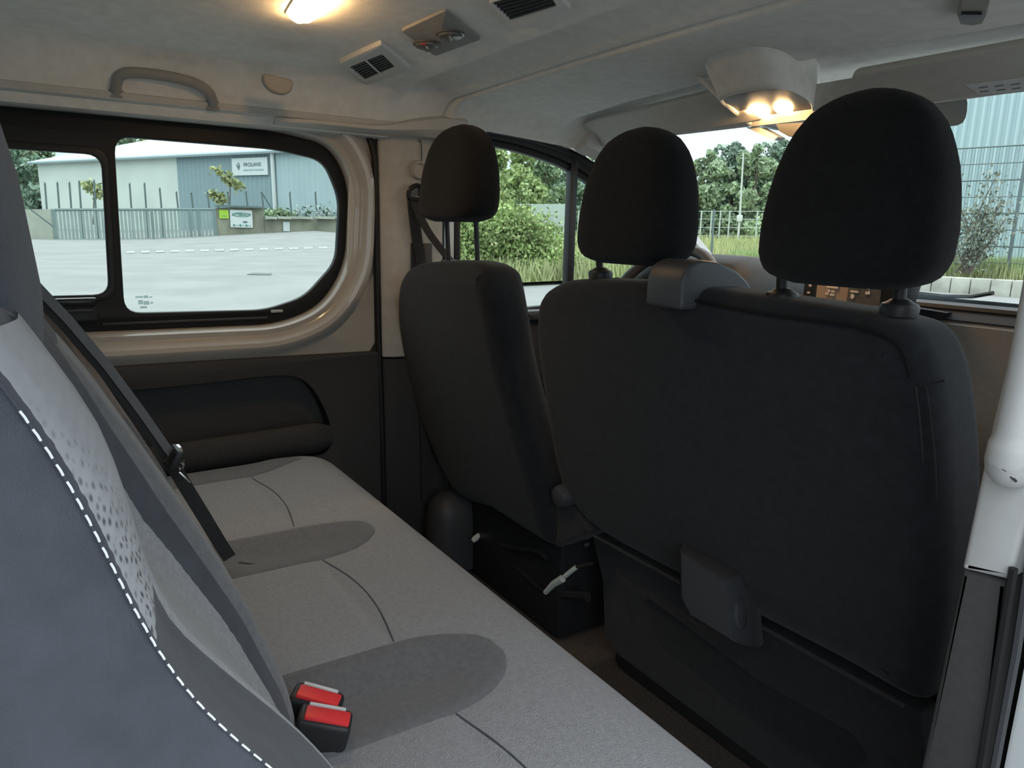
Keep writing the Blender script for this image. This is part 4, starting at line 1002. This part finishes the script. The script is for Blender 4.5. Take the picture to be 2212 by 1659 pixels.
# concrete walls
def wallpiece(name, label, u0, u1, t0, t1, m, depth=.4, base=-2.0, x=XG):
    a, b = ux(u0, t0, x), ux(u1, t1, x)
    V = [(x, a.y, a.z), (x, b.y, b.z), (x, b.y, base), (x, a.y, base)]; V += [(p[0]-depth, p[1], p[2]) for p in V]
    o = MB().add(V, [(0, 1, 2, 3), (4, 5, 6, 7), (0, 1, 5, 4), (1, 2, 6, 5), (2, 3, 7, 6), (3, 0, 4, 7)]).build(name, m)
    return tag(o, label, 'wall')
wallpiece('concrete_pier', 'tall stained concrete pier carrying the white sign', 466, 569, 449, 447, 'concrete')
wallpiece('concrete_wall', 'low stained concrete wall with pale coping right of the pier', 571, 760, 474, 472, 'concrete')
wallpiece('concrete_wall', 'pale concrete wall left of the slatted gate', 20, 117, 452, 452, 'concrete_pale')
cw = bpy.data.objects['concrete_wall']
for i, (u0, u1) in enumerate(((571, 595), (598, 627), (629, 672), (684, 720), (722, 758))):
    a, b = ux(u0, 472), ux(u1, 472); MB().box((a+b)/2+Vector((.05, 0, .05)), (.6, (b-a).length, .17)).build('coping_slab', 'concrete_pale', cw)
MB().box((ux(466, 447)+ux(568, 447))/2+Vector((0, 0, .02)), (.6, (ux(568, 447)-ux(466, 447)).length, .12)).build('pier_cap', 'fence_metal', bpy.data.objects['concrete_pier'])
# signs
def sign(name, label, cat, u0, v0, u1, v1, m, x):
    a, b = ux(u0, v0, x), ux(u1, v1, x); c_ = (a+b)/2; w, h_ = abs(b.y-a.y), abs(a.z-b.z)
    t = thing(name, label, cat, (x, c_.y, c_.z))
    MB().plate([rpoly([(c_.y-w/2, c_.z-h_/2), (c_.y+w/2, c_.z-h_/2), (c_.y+w/2, c_.z+h_/2), (c_.y-w/2, c_.z+h_/2)], min(w, h_)*.06)], .04, FX(x)).build('board', m, t)
    return t, c_, w, h_
def text(body, size, m, parent, loc, rot, name='lettering', shear=0, align='CENTER', space=1.0, bold=0):
    cu_ = bpy.data.curves.new(name, 'FONT'); cu_.body = body; cu_.size = size; cu_.shear = shear; cu_.align_x = align; cu_.align_y = 'CENTER'; cu_.space_character = space; cu_.extrude = .005; cu_.offset = bold
    ob = bpy.data.objects.new(name+'_tmp', cu_); COL.objects.link(ob); bpy.context.view_layer.update()
    me = bpy.data.meshes.new_from_object(ob.evaluated_get(bpy.context.evaluated_depsgraph_get())); bpy.data.objects.remove(ob)
    me.materials.clear(); me.materials.append(MATS[m])
    o = bpy.data.objects.new(name, me); COL.objects.link(o); o.matrix_world = Matrix.Translation(loc) @ rot.to_4x4()
    if parent is not None:
        o.parent = parent; o.matrix_parent_inverse = Matrix.Translation(-parent.location)
    return o
ROTX = Matrix(((0, 0, 1), (1, 0, 0), (0, 1, 0)))      # text facing +X, reading along +Y
t, c_, w, h_ = sign('company_sign', 'white sign with green oval lettering on the concrete pier', 'sign', 496, 453, 546, 492, 'sign_white', XG+.06)
ov = [(c_.y+w*.42*math.cos(a), c_.z+h_*.23+h_*.13*math.sin(a)) for a in [2*math.pi*k/28 for k in range(28)]]
ov2 = [(c_.y+w*.38*math.cos(a), c_.z+h_*.23+h_*.10*math.sin(a)) for a in [2*math.pi*k/28 for k in range(28)]]
MB().plate([ov, ov2], .01, FX(XG+.105)).build('oval_ring', 'sign_green', t)
text('ALTERACOR' if False else 'ATTERACO', h_*.2, 'sign_green', t, Vector((XG+.115, c_.y, c_.z+h_*.23)), ROTX, shear=.3, bold=.01)
MB().plate([rpoly([(c_.y+w*.06, c_.z-h_*.23), (c_.y+w*.26, c_.z-h_*.23), (c_.y+w*.26, c_.z-h_*.13), (c_.y+w*.06, c_.z-h_*.13)], .05)], .01, FX(XG+.105)).build('print_block', 'sign_ink', t)
for k in range(3):
    yy = c_.y+w*(-.30+.28*k); zz = c_.z-h_*.38
    MB().plate([[(yy-.07+.07*math.cos(a), zz+.09*math.sin(a)) for a in [2*math.pi*j/12 for j in range(12)]]], .01, FX(XG+.105)).build('print_icon', 'sign_green', t)
    MB().box((XG+.11, yy+.12, zz), (.01, .16, .07)).build('print_icon', 'sign_ink_pale', t)
t, c_, w, h_ = sign('notice_board', 'small yellow green notice on the concrete pier', 'sign', 473, 453, 494, 472, 'sign_yellow', XG+.06)
for k in range(3): MB().box((XG+.11, c_.y-w*.2+w*.2*k, c_.z-h_*.22), (.01, .04, h_*.2)).build('print_mark', 'sign_green', t)
sign('meter_box', 'small white box mounted on the low concrete wall', 'box', 611, 479, 626, 500, 'sign_white', XG+.06)
# ---- fence posts behind the wall
for u, v0, v1 in ((97, 398, 450), (124, 397, 450), (150, 397, 450), (171, 394, 450), (203, 392, 452), (280, 399, 452), (312, 398, 452), (345, 409, 452), (381, 417, 452), (413, 418, 452), (448, 416, 450), (492, 416, 448), (531, 415, 448), (565, 416, 448), (626, 417, 470), (681, 417, 470)):
    a = ux(u, v0, -51.5); b = ux(u+4, v1, -51.5)
    tag(MB().tube([a+Vector((.12, 0, .08)), a, b, b+Vector((0, 0, -2.5))], .06, 6).build('fence_post', 'fence_metal'), 'thin dark metal fence post standing behind the yard wall', 'fence post', 'yard fence posts')
a = ux(567, 418, -51.5); b = ux(590, 457, -51.5)
tag(MB().tube([a, b, b+Vector((0, 0, -1.5))], .05, 6).build('fence_brace', 'fence_metal'), 'slanted brace propping the end fence post above the wall', 'fence brace')
a = ux(66, 452, -49.5); b = ux(116, 490, -49.5)
tag(MB().tube([a, b], .05, 6).build('gate_stay', 'fence_metal'), 'slanted stay running down to the gate end', 'gate stay')
# ---- warehouse
wh = thing('warehouse', 'long pale warehouse with cream and blue grey cladding', 'building', at(390, 470, 68))
W0 = at(80, 350, 87); W1 = at(597, 325, 60); 
dirw = Vector((W1.x-W0.x, W1.y-W0.y, 0)); Lw = dirw.length; dirw.normalize(); nw = Vector((dirw.y, -dirw.x, 0))
if nw.dot(CAM-W0) < 0: nw = -nw
ZT0, ZT1 = W0.z, W1.z
def wpt(u, v):   # pixel on wall plane
    d = ray(u, v); s = (W0-CAM).dot(nw)/d.dot(nw); return CAM+d*s
def wcoord(u, v): p = wpt(u, v); return (Vector((p.x-W0.x, p.y-W0.y, 0))).dot(dirw), p.z
def cladding(name, m, s0, s1, z1, rib=0):
    zb0 = -2; mb = MB()
    def pt(s, z, o=0): q = W0+dirw*s+nw*o; return Vector((q.x, q.y, z))
    ncol = max(1, int((s1-s0)/.5)) if rib else 1; V = []; 
    for i in range(ncol*4 if rib else 2):
        if rib:
            s = s0+(s1-s0)*i/(ncol*4-1); o = rib*(1 if i % 4 in (1, 2) else 0)
        else: s = (s0, s1)[i]; o = 0
        V += [pt(s, zb0, o), pt(s, z1(s), o)]
    Fc = [(2*i, 2*i+2, 2*i+3, 2*i+1) for i in range(len(V)//2-1)]
    return mb.add(V, Fc).build(name, m, wh, 20)
zt = lambda s: ZT0+(ZT1-ZT0)*min(1.6, s/Lw)
sA = wcoord(384, 390)[0]; sB = wcoord(596, 390)[0]; sE = wcoord(790, 390)[0]
cladding('cream_wall', 'cream_cladding', 0, sA, zt)
cladding('blue_wall', 'blue_cladding', sA, sB, zt, .05)
cladding('pale_wall', 'pale_cladding', sB, sE, zt, .05)
# gable end and roof
def wq(s, o, z): q = W0+dirw*s+nw*o; return Vector((q.x, q.y, z))
MB().add([wq(0, 0, -2), wq(0, 0, ZT0), wq(0, -14, ZT0+3.9), wq(0, -28, ZT0), wq(0, -28, -2)], [(0, 1, 2, 3, 4)]).build('gable_wall', 'cream_cladding', wh)
MB().add([wq(-.6, .5, ZT0), wq(sE, .5, zt(sE)), wq(sE, -14, zt(sE)+3.9), wq(-.6, -14, ZT0+3.9), wq(-.6, .5, ZT0-.25), wq(sE, .5, zt(sE)-.25)], [(0, 1, 2, 3), (0, 4, 5, 1)]).build('roof', 'roof_white', wh)
MB().tube([wq(-.6, .5, ZT0-.1), wq(sE, .5, zt(sE)-.1)], .14, 6).build('gutter', 'pale_cladding', wh)
p0 = wpt(592, 327); p1 = wpt(599, 458)
MB().tube([p0+nw*.2, p1+nw*.2, p1+nw*.2+Vector((0, 0, -3))], .16, 8).build('downpipe', 'pipe_white', wh)
# company board on the wall
s0, z0_ = wcoord(505, 343); s1, z1_ = wcoord(583, 378)
sg = thing('wall_sign', 'white wall sign with dark lettering on the blue grey cladding', 'sign', wq((s0+s1)/2, .2, (z0_+z1_)/2))
def sq(s, z, o=.22): return wq(s, o, z)
MB().add([sq(s0, z1_), sq(s1, z1_), sq(s1, z0_), sq(s0, z0_), sq(s0, z1_, .1), sq(s1, z1_, .1), sq(s1, z0_, .1), sq(s0, z0_, .1)], [(0, 1, 2, 3), (0, 1, 5, 4), (1, 2, 6, 5), (2, 3, 7, 6), (3, 0, 4, 7)]).build('board', 'sign_white', sg)
RW = Matrix((dirw, Vector((0, 0, 1)), nw)).transposed()
if RW.determinant() < 0: RW = Matrix((-dirw, Vector((0, 0, 1)), nw)).transposed()
hs = z0_-z1_; ws = s1-s0
text('PROLIANS', hs*.31, 'sign_ink', sg, sq(s0+ws*.58, z1_+hs*.60, .25), RW, shear=.12, bold=0, space=1.08)
for a_, b_ in ((.33, .46), (.48, .60), (.62, .64), (.66, .90)):
    MB().add([sq(s0+ws*q, z1_+hs*r_, .25) for q, r_ in ((a_, .27), (b_, .27), (b_, .34), (a_, .34))], [(0, 1, 2, 3)]).build('small_print', 'sign_ink_pale', sg)
for poly in ([(.135, .62), (.16, .66), (.20, .50), (.215, .34), (.20, .30), (.15, .50)], [(.175, .74), (.19, .77), (.235, .62), (.235, .52), (.215, .42), (.20, .52), (.21, .60)]):
    MB().add([sq(s0+ws*a, z1_+hs*b, .25) for a, b in poly], [tuple(range(len(poly)))]).build('drop_emblem', 'sign_ink', sg)
# ---- trees, bush, grass
def leaf_mesh(name, n, shape, size, m, seed, flat=.3):
    rnd = random.Random(seed); V = []; Fc = []
    for i in range(n):
        p = shape(rnd)
        a = Vector((rnd.gauss(0, 1), rnd.gauss(0, 1), rnd.gauss(0, 1))).normalized(); b = a.cross(Vector((rnd.gauss(0, 1), rnd.gauss(0, 1), rnd.gauss(0, 1)))).normalized()
        s = size*rnd.uniform(.5, 1.3); k = len(V)
        V += [p-a*s, p+b*s*.55, p+a*s, p-b*s*.55]; Fc.append((k, k+1, k+2, k+3))
    me = bpy.data.meshes.new(name); me.from_pydata([tuple(v) for v in V], [], Fc); me.materials.append(MATS[m]); me.update(); return me
def blobs(rnd_seed, nb, rx, rz, h0, h1):
    r0 = random.Random(rnd_seed); B_ = []
    for i in range(nb):
        t = r0.random(); z = h0+(h1-h0)*t; k = math.sin(math.pi*min(1, .18+.80*t))**.7
        a = r0.uniform(0, 2*math.pi); rr = r0.uniform(.1, .9)*rx*k
        B_.append((Vector((rr*math.cos(a), rr*math.sin(a), z)), r0.uniform(.18, .34)*rx*(1.15-.5*t)))
    def f(rnd):
        c_, r = rnd.choice(B_); d = Vector((rnd.gauss(0, 1), rnd.gauss(0, 1), rnd.gauss(0, 1))).normalized()
        return c_ + Vector((d.x, d.y, d.z*rz))*r*rnd.uniform(.6, 1.02)
    return f
def trunk_mesh(name, h, r, seed):
    rnd = random.Random(seed); mb = MB()
    mb.tube([(0, 0, -1), (0, 0, 0), (.1, 0, h*.4), (0, .1, h*.8), (0, 0, h)], [r*1.2, r, r*.7, r*.4, r*.1], 8)
    for k in range(7):
        z = h*rnd.uniform(.25, .8); a = rnd.uniform(0, 6.28); l = h*.22
        mb.tube([(0, 0, z), (math.cos(a)*l, math.sin(a)*l, z+l*.7)], [r*.35, r*.08], 5)
    me = bpy.data.meshes.new(name); me.from_pydata([tuple(v) for v in mb.v], [], mb.f); me.materials.append(MATS['bark']); me.update(); return me
TM = [(leaf_mesh('crown_a', 5200, blobs(1, 46, 3.3, .9, 1.2, 9), .30, 'leaf_a', 11), trunk_mesh('trunk_a', 8.5, .22, 1)),
      (leaf_mesh('crown_b', 5200, blobs(2, 44, 2.9, 1.1, .8, 9), .30, 'leaf_b', 12), trunk_mesh('trunk_b', 8.5, .2, 2)),
      (leaf_mesh('crown_c', 5200, blobs(3, 52, 3.6, .9, 1.0, 9), .28, 'leaf_c', 13), trunk_mesh('trunk_c', 8.5, .25, 3))]
def tree(name, label, cat, p, kind, sc, rz, grp=None, zs_=1.0):
    t = thing(name, label, cat, p, grp); t.scale = (sc, sc, sc*zs_); t.rotation_euler.z = rz
    for me, nm in zip(TM[kind], ('crown', 'trunk')):
        o = bpy.data.objects.new(nm, me); COL.objects.link(o); o.parent = t
    return t
# far tree line beyond the field
rt = random.Random(5)
for i, (u, vt, dist, kind) in enumerate(((1075, 318, 48, 1), (1128, 308, 46, 1), (1180, 326, 50, 0), (1232, 352, 60, 2), (1285, 330, 66, 0), (1440, 318, 66, 0), (1492, 352, 70, 1), (1535, 328, 68, 0), (1590, 306, 72, 2), (1640, 316, 66, 0), (1690, 300, 70, 2), (1740, 310, 70, 0), (1890, 330, 74, 2), (1360, 326, 72, 2), (1460, 372, 84, 1), (1515, 385, 82, 0), (1562, 378, 86, 2), (1612, 380, 82, 1), (1662, 376, 86, 0), (1205, 380, 70, 1), (1100, 372, 62, 0), (1155, 366, 64, 2))):
    top = at(u, vt, dist); base = Vector((top.x, top.y, .3)); hgt = top.z-base.z
    lab = ['mid green leafy tree in the row beyond the field fence', 'yellow green leafy tree in the row beyond the field fence', 'dark blue green tree in the row beyond the field fence'][kind]
    lab = {1128: 'yellow green tree rising above the roadside bush', 1590: 'dark tree directly behind the tall white pole', 1180: 'mid green tree beside the driver window divider bar', 1232: 'dark green tree behind the white panel hoarding', 1540: ''}.get(u) or lab
    tree('field_tree', lab, 'tree', base, kind, hgt/9.2*1.0, rt.uniform(0, 6), 'trees beyond the field fence')
# trees at far left behind the warehouse
for u, vt, dist, kind in ((20, 270, 95, 2), (70, 300, 100, 0), (280, 286, 112, 0), (330, 284, 115, 1)):
    top = at(u, vt, dist); base = Vector((top.x, top.y, -.2))
    tree('yard_tree', 'dark green tree showing beyond the warehouse roof', 'tree', base, kind, (top.z-base.z)/9.2, rt.uniform(0, 6), 'trees beyond the warehouse')
# big roadside bush seen through the driver window
bu = thing('roadside_bush', 'large light green bush beside the road at the driver window', 'bush', gray_hit(1110, 612))
def bush_shape(cols):
    def f(rnd):
        u, w, ht = rnd.choice(cols); z = rnd.random()**.7*ht
        return u + Vector((rnd.gauss(0, .5)*w, rnd.gauss(0, .5)*w, z))
    return f
B0 = bu.location.copy(); cols = []
for u, vt in ((985, 470), (1010, 450), (1040, 432), (1065, 438), (1085, 470), (1105, 445), (1125, 462), (1150, 480), (1175, 510), (1195, 540), (1215, 555), (1050, 500), (1120, 520), (1235, 560), (960, 470), (1190, 575), (1150, 560), (1100, 560), (1212, 580)):
    p = gray_hit(u, 606 if u < 1180 else 600); h_ = at(u, vt, math.hypot(p.x-CAM.x, p.y-CAM.y)).z-p.z; cols.append((p-B0, .75, h_))
for nm, n_, m_, s_, sd in (('leaves', 30000, 'leaf_bush', .055, 21), ('pale_leaves', 9000, 'leaf_olive', .05, 22)):
    me = leaf_mesh(nm, n_, bush_shape(cols), s_, m_, sd); o = bpy.data.objects.new(nm, me); COL.objects.link(o); o.parent = bu
mb = MB()
for c_, w, h_ in cols:
    for k in range(3): mb.tube([c_, c_+Vector((rt.uniform(-.3, .3), rt.uniform(-.3, .3), h_*.6))], [.03, .008], 5)
o = mb.build('stems', 'bark'); o.parent = bu
# grass field rising to the fence
def field_z(r, r0): return None
Vf = []; ang = lsp(math.radians(14), math.radians(62), 49); nr = 24
def r_in(a):   # inner edge distance by bearing left of forward
    return interp([(math.radians(14), 22.5), (math.radians(30), 23.0), (math.radians(40), 23), (math.radians(52), 18.5), (math.radians(58), 17), (math.radians(62), 17)], a)
def fpt(a, t, lift=0):
    r = r_in(a)+(64-r_in(a))*t; x = CAM.x-math.sin(a)*r; y = math.cos(a)*r
    e = CAM.x-math.sin(a)*r_in(a); f = math.cos(a)*r_in(a)
    z0 = G(e, f)+.10; z1 = .55
    return Vector((x, y, z0+(z1-z0)*smooth(0, 1, t)**.8+lift))
for j in range(nr):
    for a in ang: Vf.append(fpt(a, j/(nr-1)))
Fc = [(j*49+i, j*49+i+1, (j+1)*49+i+1, (j+1)*49+i) for j in range(nr-1) for i in range(48)]
fd = MB().add(Vf, Fc).build('field', 'grass_dry', None, 80); struct(fd, 'rough grass field rising towards a pale fence')
def blades(name, n, fpos, h0, h1, w, m, seed):
    rnd = random.Random(seed); V = []; Fc = []
    for i in range(n):
        p = fpos(rnd); h_ = rnd.uniform(h0, h1); a = rnd.uniform(0, 6.28); d = Vector((math.cos(a), math.sin(a), 0))*w; l = Vector((rnd.gauss(0, .2)*h_, rnd.gauss(0, .2)*h_, h_)); k = len(V)
        V += [p-d, p+d, p+l]; Fc.append((k, k+1, k+2))
    me = bpy.data.meshes.new(name); me.from_pydata([tuple(v) for v in V], [], Fc); me.materials.append(MATS[m]); me.update()
    o = bpy.data.objects.new(name, me); COL.objects.link(o); o['kind'] = 'stuff'; return o
o = blades('tall_grass', 26000, lambda r: fpt(math.radians(r.uniform(16, 60)), r.random()**1.6*.9), .25, .7, .03, 'grass_dry', 31); tag(o, 'tall dry grass growing on the field', 'grass')
o = blades('verge_grass', 16000, lambda r: fpt(math.radians(r.uniform(15, 40)), .012+r.random()**1.5*.12), .3, .75, .03, 'grass', 32); tag(o, 'green verge grass along the kerb by the corrugated hall', 'grass')
# pale fence across the field
ff = thing('field_fence', 'pale mesh fence with white posts across the field', 'fence', at(1570, 500, 56))
fus = (1090, 1125, 1150, 1165, 1180, 1200, 1220, 1250, 1290, 1330, 1380, 1420, 1450, 1480, 1516, 1538, 1557, 1577, 1637, 1680, 1720, 1770)
FP = []
for u in fus:
    dist = 44 if u < 1240 else 56
    top = at(u, 440 if u < 1240 else 455, dist); FP.append(top)
    MB().tube([top, top+Vector((0, 0, -2.6))], .055, 6).build('post', 'fence_pale', ff)
for h_ in (.05, .6, 1.2, 1.8):
    MB().tube([p+Vector((0, 0, -h_)) for p in FP[:7]], .02, 4).build('wire', 'fence_pale', ff); MB().tube([p+Vector((0, 0, -h_)) for p in FP[7:]], .02, 4).build('wire', 'fence_pale', ff)
# panels behind fence on the left part
a, b = at(1150, 442, 45), at(1222, 442, 45)
tag(MB().plate([[(0, 0), ((b-a).length, 0), ((b-a).length, -1.3), (0, -1.3)]], .05, (a, (b-a).normalized(), (0, 0, 1), (b-a).normalized().cross(Vector((0, 0, 1))))).build('white_hoarding', 'fence_pale'), 'white panel hoarding behind the roadside bush', 'hoarding')
# light pole and dark stake
pt_, pb_ = at(1606, 330, 54), at(1598, 470, 54)
lp_ = thing('light_pole', 'tall slim white pole rising before the dark trees', 'pole', Vector((pb_.x, pb_.y, .2)))
MB().tube([pt_, pb_, Vector((pb_.x, pb_.y, .2))], [.05, .07, .09], 8).build('shaft', 'pole_white', lp_)
MB().box(pb_+Vector((0, 0, -.05)), (.3, .3, .45), r=.05).build('cabinet', 'sign_white', lp_)
a, b = at(1543, 452, 24), at(1537, 545, 24)
tag(MB().tube([a, b, b+Vector((0, 0, -.6))], .035, 6).build('stake', 'fence_metal'), 'thin dark green stake standing in the field grass', 'stake')
# ---- corrugated hall on the right
ch = thing('corrugated_hall', 'pale blue corrugated metal hall beyond the green mesh fence', 'building', at(2100, 545, 30))
H0, H1 = at(1905, 560, 31.5), at(2330, 560, 29.5); dh = Vector((H1.x-H0.x, H1.y-H0.y, 0)); Lh = dh.length; dh.normalize(); nh = Vector((dh.y, -dh.x, 0))
if nh.dot(CAM-H0) < 0: nh = -nh
nrib = 34; V = []
for i in range(nrib*4+1):
    s = (Lh+3)*i/(nrib*4); o_ = .10 if i % 4 in (1, 2) else 0
    q = H0+dh*s+nh*o_; V += [Vector((q.x, q.y, -1)), Vector((q.x, q.y, 12))]
MB().add(V, [(2*i, 2*i+2, 2*i+3, 2*i+1) for i in range(len(V)//2-1)]).build('corrugated_wall', 'corrugated', ch, 20)
q = H0; rb_ = (H0-CAM); rb_.z = 0; rb_ = rb_.normalized()*20+dh*1.5; MB().add([Vector((q.x, q.y, -1)), Vector((q.x, q.y, 12)), Vector((q.x, q.y, 12))+rb_, Vector((q.x, q.y, -1))+rb_], [(0, 1, 2, 3)]).build('end_wall', 'corrugated', ch)
# green mesh fence in front
mf = thing('mesh_fence', 'fine dark wire mesh fence in front of the corrugated hall', 'fence', at(2170, 608, 23.6))
M0, M1 = at(1940, 560, 24.2), at(2330, 560, 23.2); dm = Vector((M1.x-M0.x, M1.y-M0.y, 0)); Lm = dm.length; dm.normalize()
ztop = at(2100, 318, 23.6).z; zbot = at(2100, 600, 23.6).z
mb = MB()
for k in range(60):
    q = M0+dm*(Lm*k/59); mb.tube([(q.x, q.y, zbot), (q.x, q.y, ztop)], .006, 3, cap=False)
mb = mb.build('mesh_wires', 'fence_metal', mf); mb['kind'] = 'stuff'
for k in range(9):
    z = zbot+(ztop-zbot)*k/8; MB().tube([(M0.x, M0.y, z), (M1.x, M1.y, z)], .012 if k % 2 else .02, 4).build('cross_wire', 'fence_metal', mf)
a, b = at(2213, 360, 23.4), at(2171, 612, 23.4)
MB().tube([a+(a-b)*.35, b], .045, 8).build('post', 'fence_metal', mf)
# kerb
kb = thing('kerb', 'weathered concrete kerb stones along the verge', 'kerb', gray_hit(2100, 640))
K0, K1 = at(1900, 615, 21.4), at(2330, 640, 20.6); dk = Vector((K1.x-K0.x, K1.y-K0.y, 0)); Lk = dk.length; dk.normalize(); ang_k = math.atan2(dk.y, dk.x)
zk = at(2100, 601, 21).z
for k in range(10):
    q = K0+dk*(Lk*(k+.5)/10); MB().box((q.x, q.y, zk-.28), (Lk/10*.97, .4, .58), rot=Matrix.Rotation(ang_k, 3, 'Z'), r=.03).build('kerb_stone', 'kerb_stone', kb)
# shrub by the kerb
sh = thing('leafless_shrub', 'sparse grey green shrub growing in front of the mesh fence', 'shrub', at(2080, 590, 22.6))
mb = MB(); tips = []
S0 = sh.location.copy()
for u, v in ((2150, 385), (2165, 430), (2130, 460), (2100, 470), (2075, 450), (2060, 500), (2110, 520), (2150, 480), (2175, 470), (2090, 540), (2065, 545), (2125, 500), (2140, 425)):
    p = at(u, v, 22.6+rt.uniform(-.3, .3)); m_ = S0.lerp(p, .5)+Vector((rt.uniform(-.2, .2), 0, rt.uniform(-.1, .2)))
    pts = crom([S0+Vector((rt.uniform(-.3, .3), 0, 0)), m_, p], 5, False); mb.tube(pts, [.03-.022*i/(len(pts)-1) for i in range(len(pts))], 5); tips += [pts[i] for i in range(4, len(pts))]
o = mb.build('branches', 'bark', sh)
me = leaf_mesh('leaves', 1500, lambda r: r.choice(tips)-S0+Vector((r.gauss(0, .22), r.gauss(0, .15), r.gauss(0, .2))), .06, 'leaf_shrub', 41); o = bpy.data.objects.new('leaves', me); COL.objects.link(o); o.parent = sh
# ---- saplings in front of the warehouse
def sapling(label, u, v0, v1, x, leaves, seed):
    top = ux(u, v0, x); bot = ux(u-2, v1, x)
    t = thing('sapling', label, 'tree', bot+Vector((0, 0, -1)))
    L0 = t.location.copy()
    MB().tube([bot+Vector((0, 0, -1)), bot.lerp(top, .5)+Vector((0, .1, 0)), top], [.05, .035, .015], 6).build('trunk', 'bark', t)
    pts = [ux(a, b, x)-L0 for a, b in leaves]
    me = leaf_mesh('leaves', 260, lambda r: r.choice(pts)+Vector((r.gauss(0, .18), r.gauss(0, .2), r.gauss(0, .16))), .17, 'leaf_olive', seed); o = bpy.data.objects.new('leaves', me); COL.objects.link(o); o.parent = t
sapling('young tree with a leaning olive green leaf tuft before the blue wall', 495, 372, 450, -52.5, [(470, 368), (478, 372), (485, 380), (492, 388), (500, 394), (508, 398), (514, 402), (496, 378)], 51)
sapling('short sapling with a small leaf tuft just above the gate', 470, 420, 450, -52.5, [(462, 422), (470, 426), (478, 430)], 52)
sapling('thin young tree with dark leaves above the gate behind the mullion', 200, 402, 450, -52.5, [(188, 403), (196, 402), (205, 406), (208, 412), (212, 420)], 53)
# plants and white clutter along the low wall
for k in range(9):
    u = 628+k*12+rt.uniform(-3, 3); c_ = ux(u, 463+rt.uniform(-3, 3), -51)
    b0 = c_+Vector((0, 0, -.6)); t = thing('yard_plant', 'pale potted plant standing behind the low concrete wall', 'plant', b0, 'plants behind the low wall')
    me = leaf_mesh('leaves', 70, lambda r: Vector((r.gauss(0, .15), r.gauss(0, .2), .5+r.gauss(0, .28))), .12, 'fence_pale' if k % 3 else 'leaf_dark', 60+k); o = bpy.data.objects.new('leaves', me); COL.objects.link(o); o.parent = t
    o = MB().tube([b0, b0+Vector((0, 0, .45))], [.16, .2], 8).build('pot', 'pole_white', t)
hm = thing('hedge_mound', 'low green hedge mound behind the wall coping', 'hedge', ux(600, 470, -51.2))
hc_ = [ux(a, b, -51.2)-hm.location for a, b in ((576, 466), (585, 462), (595, 459), (605, 458), (612, 461), (620, 466), (600, 466), (630, 468))]
me = leaf_mesh('leaves', 900, lambda r: r.choice(hc_)+Vector((r.gauss(0, .25), r.gauss(0, .25), r.gauss(0, .14))), .12, 'leaf_a', 71); o = bpy.data.objects.new('leaves', me); COL.objects.link(o); o.parent = hm
bpy.context.view_layer.update()
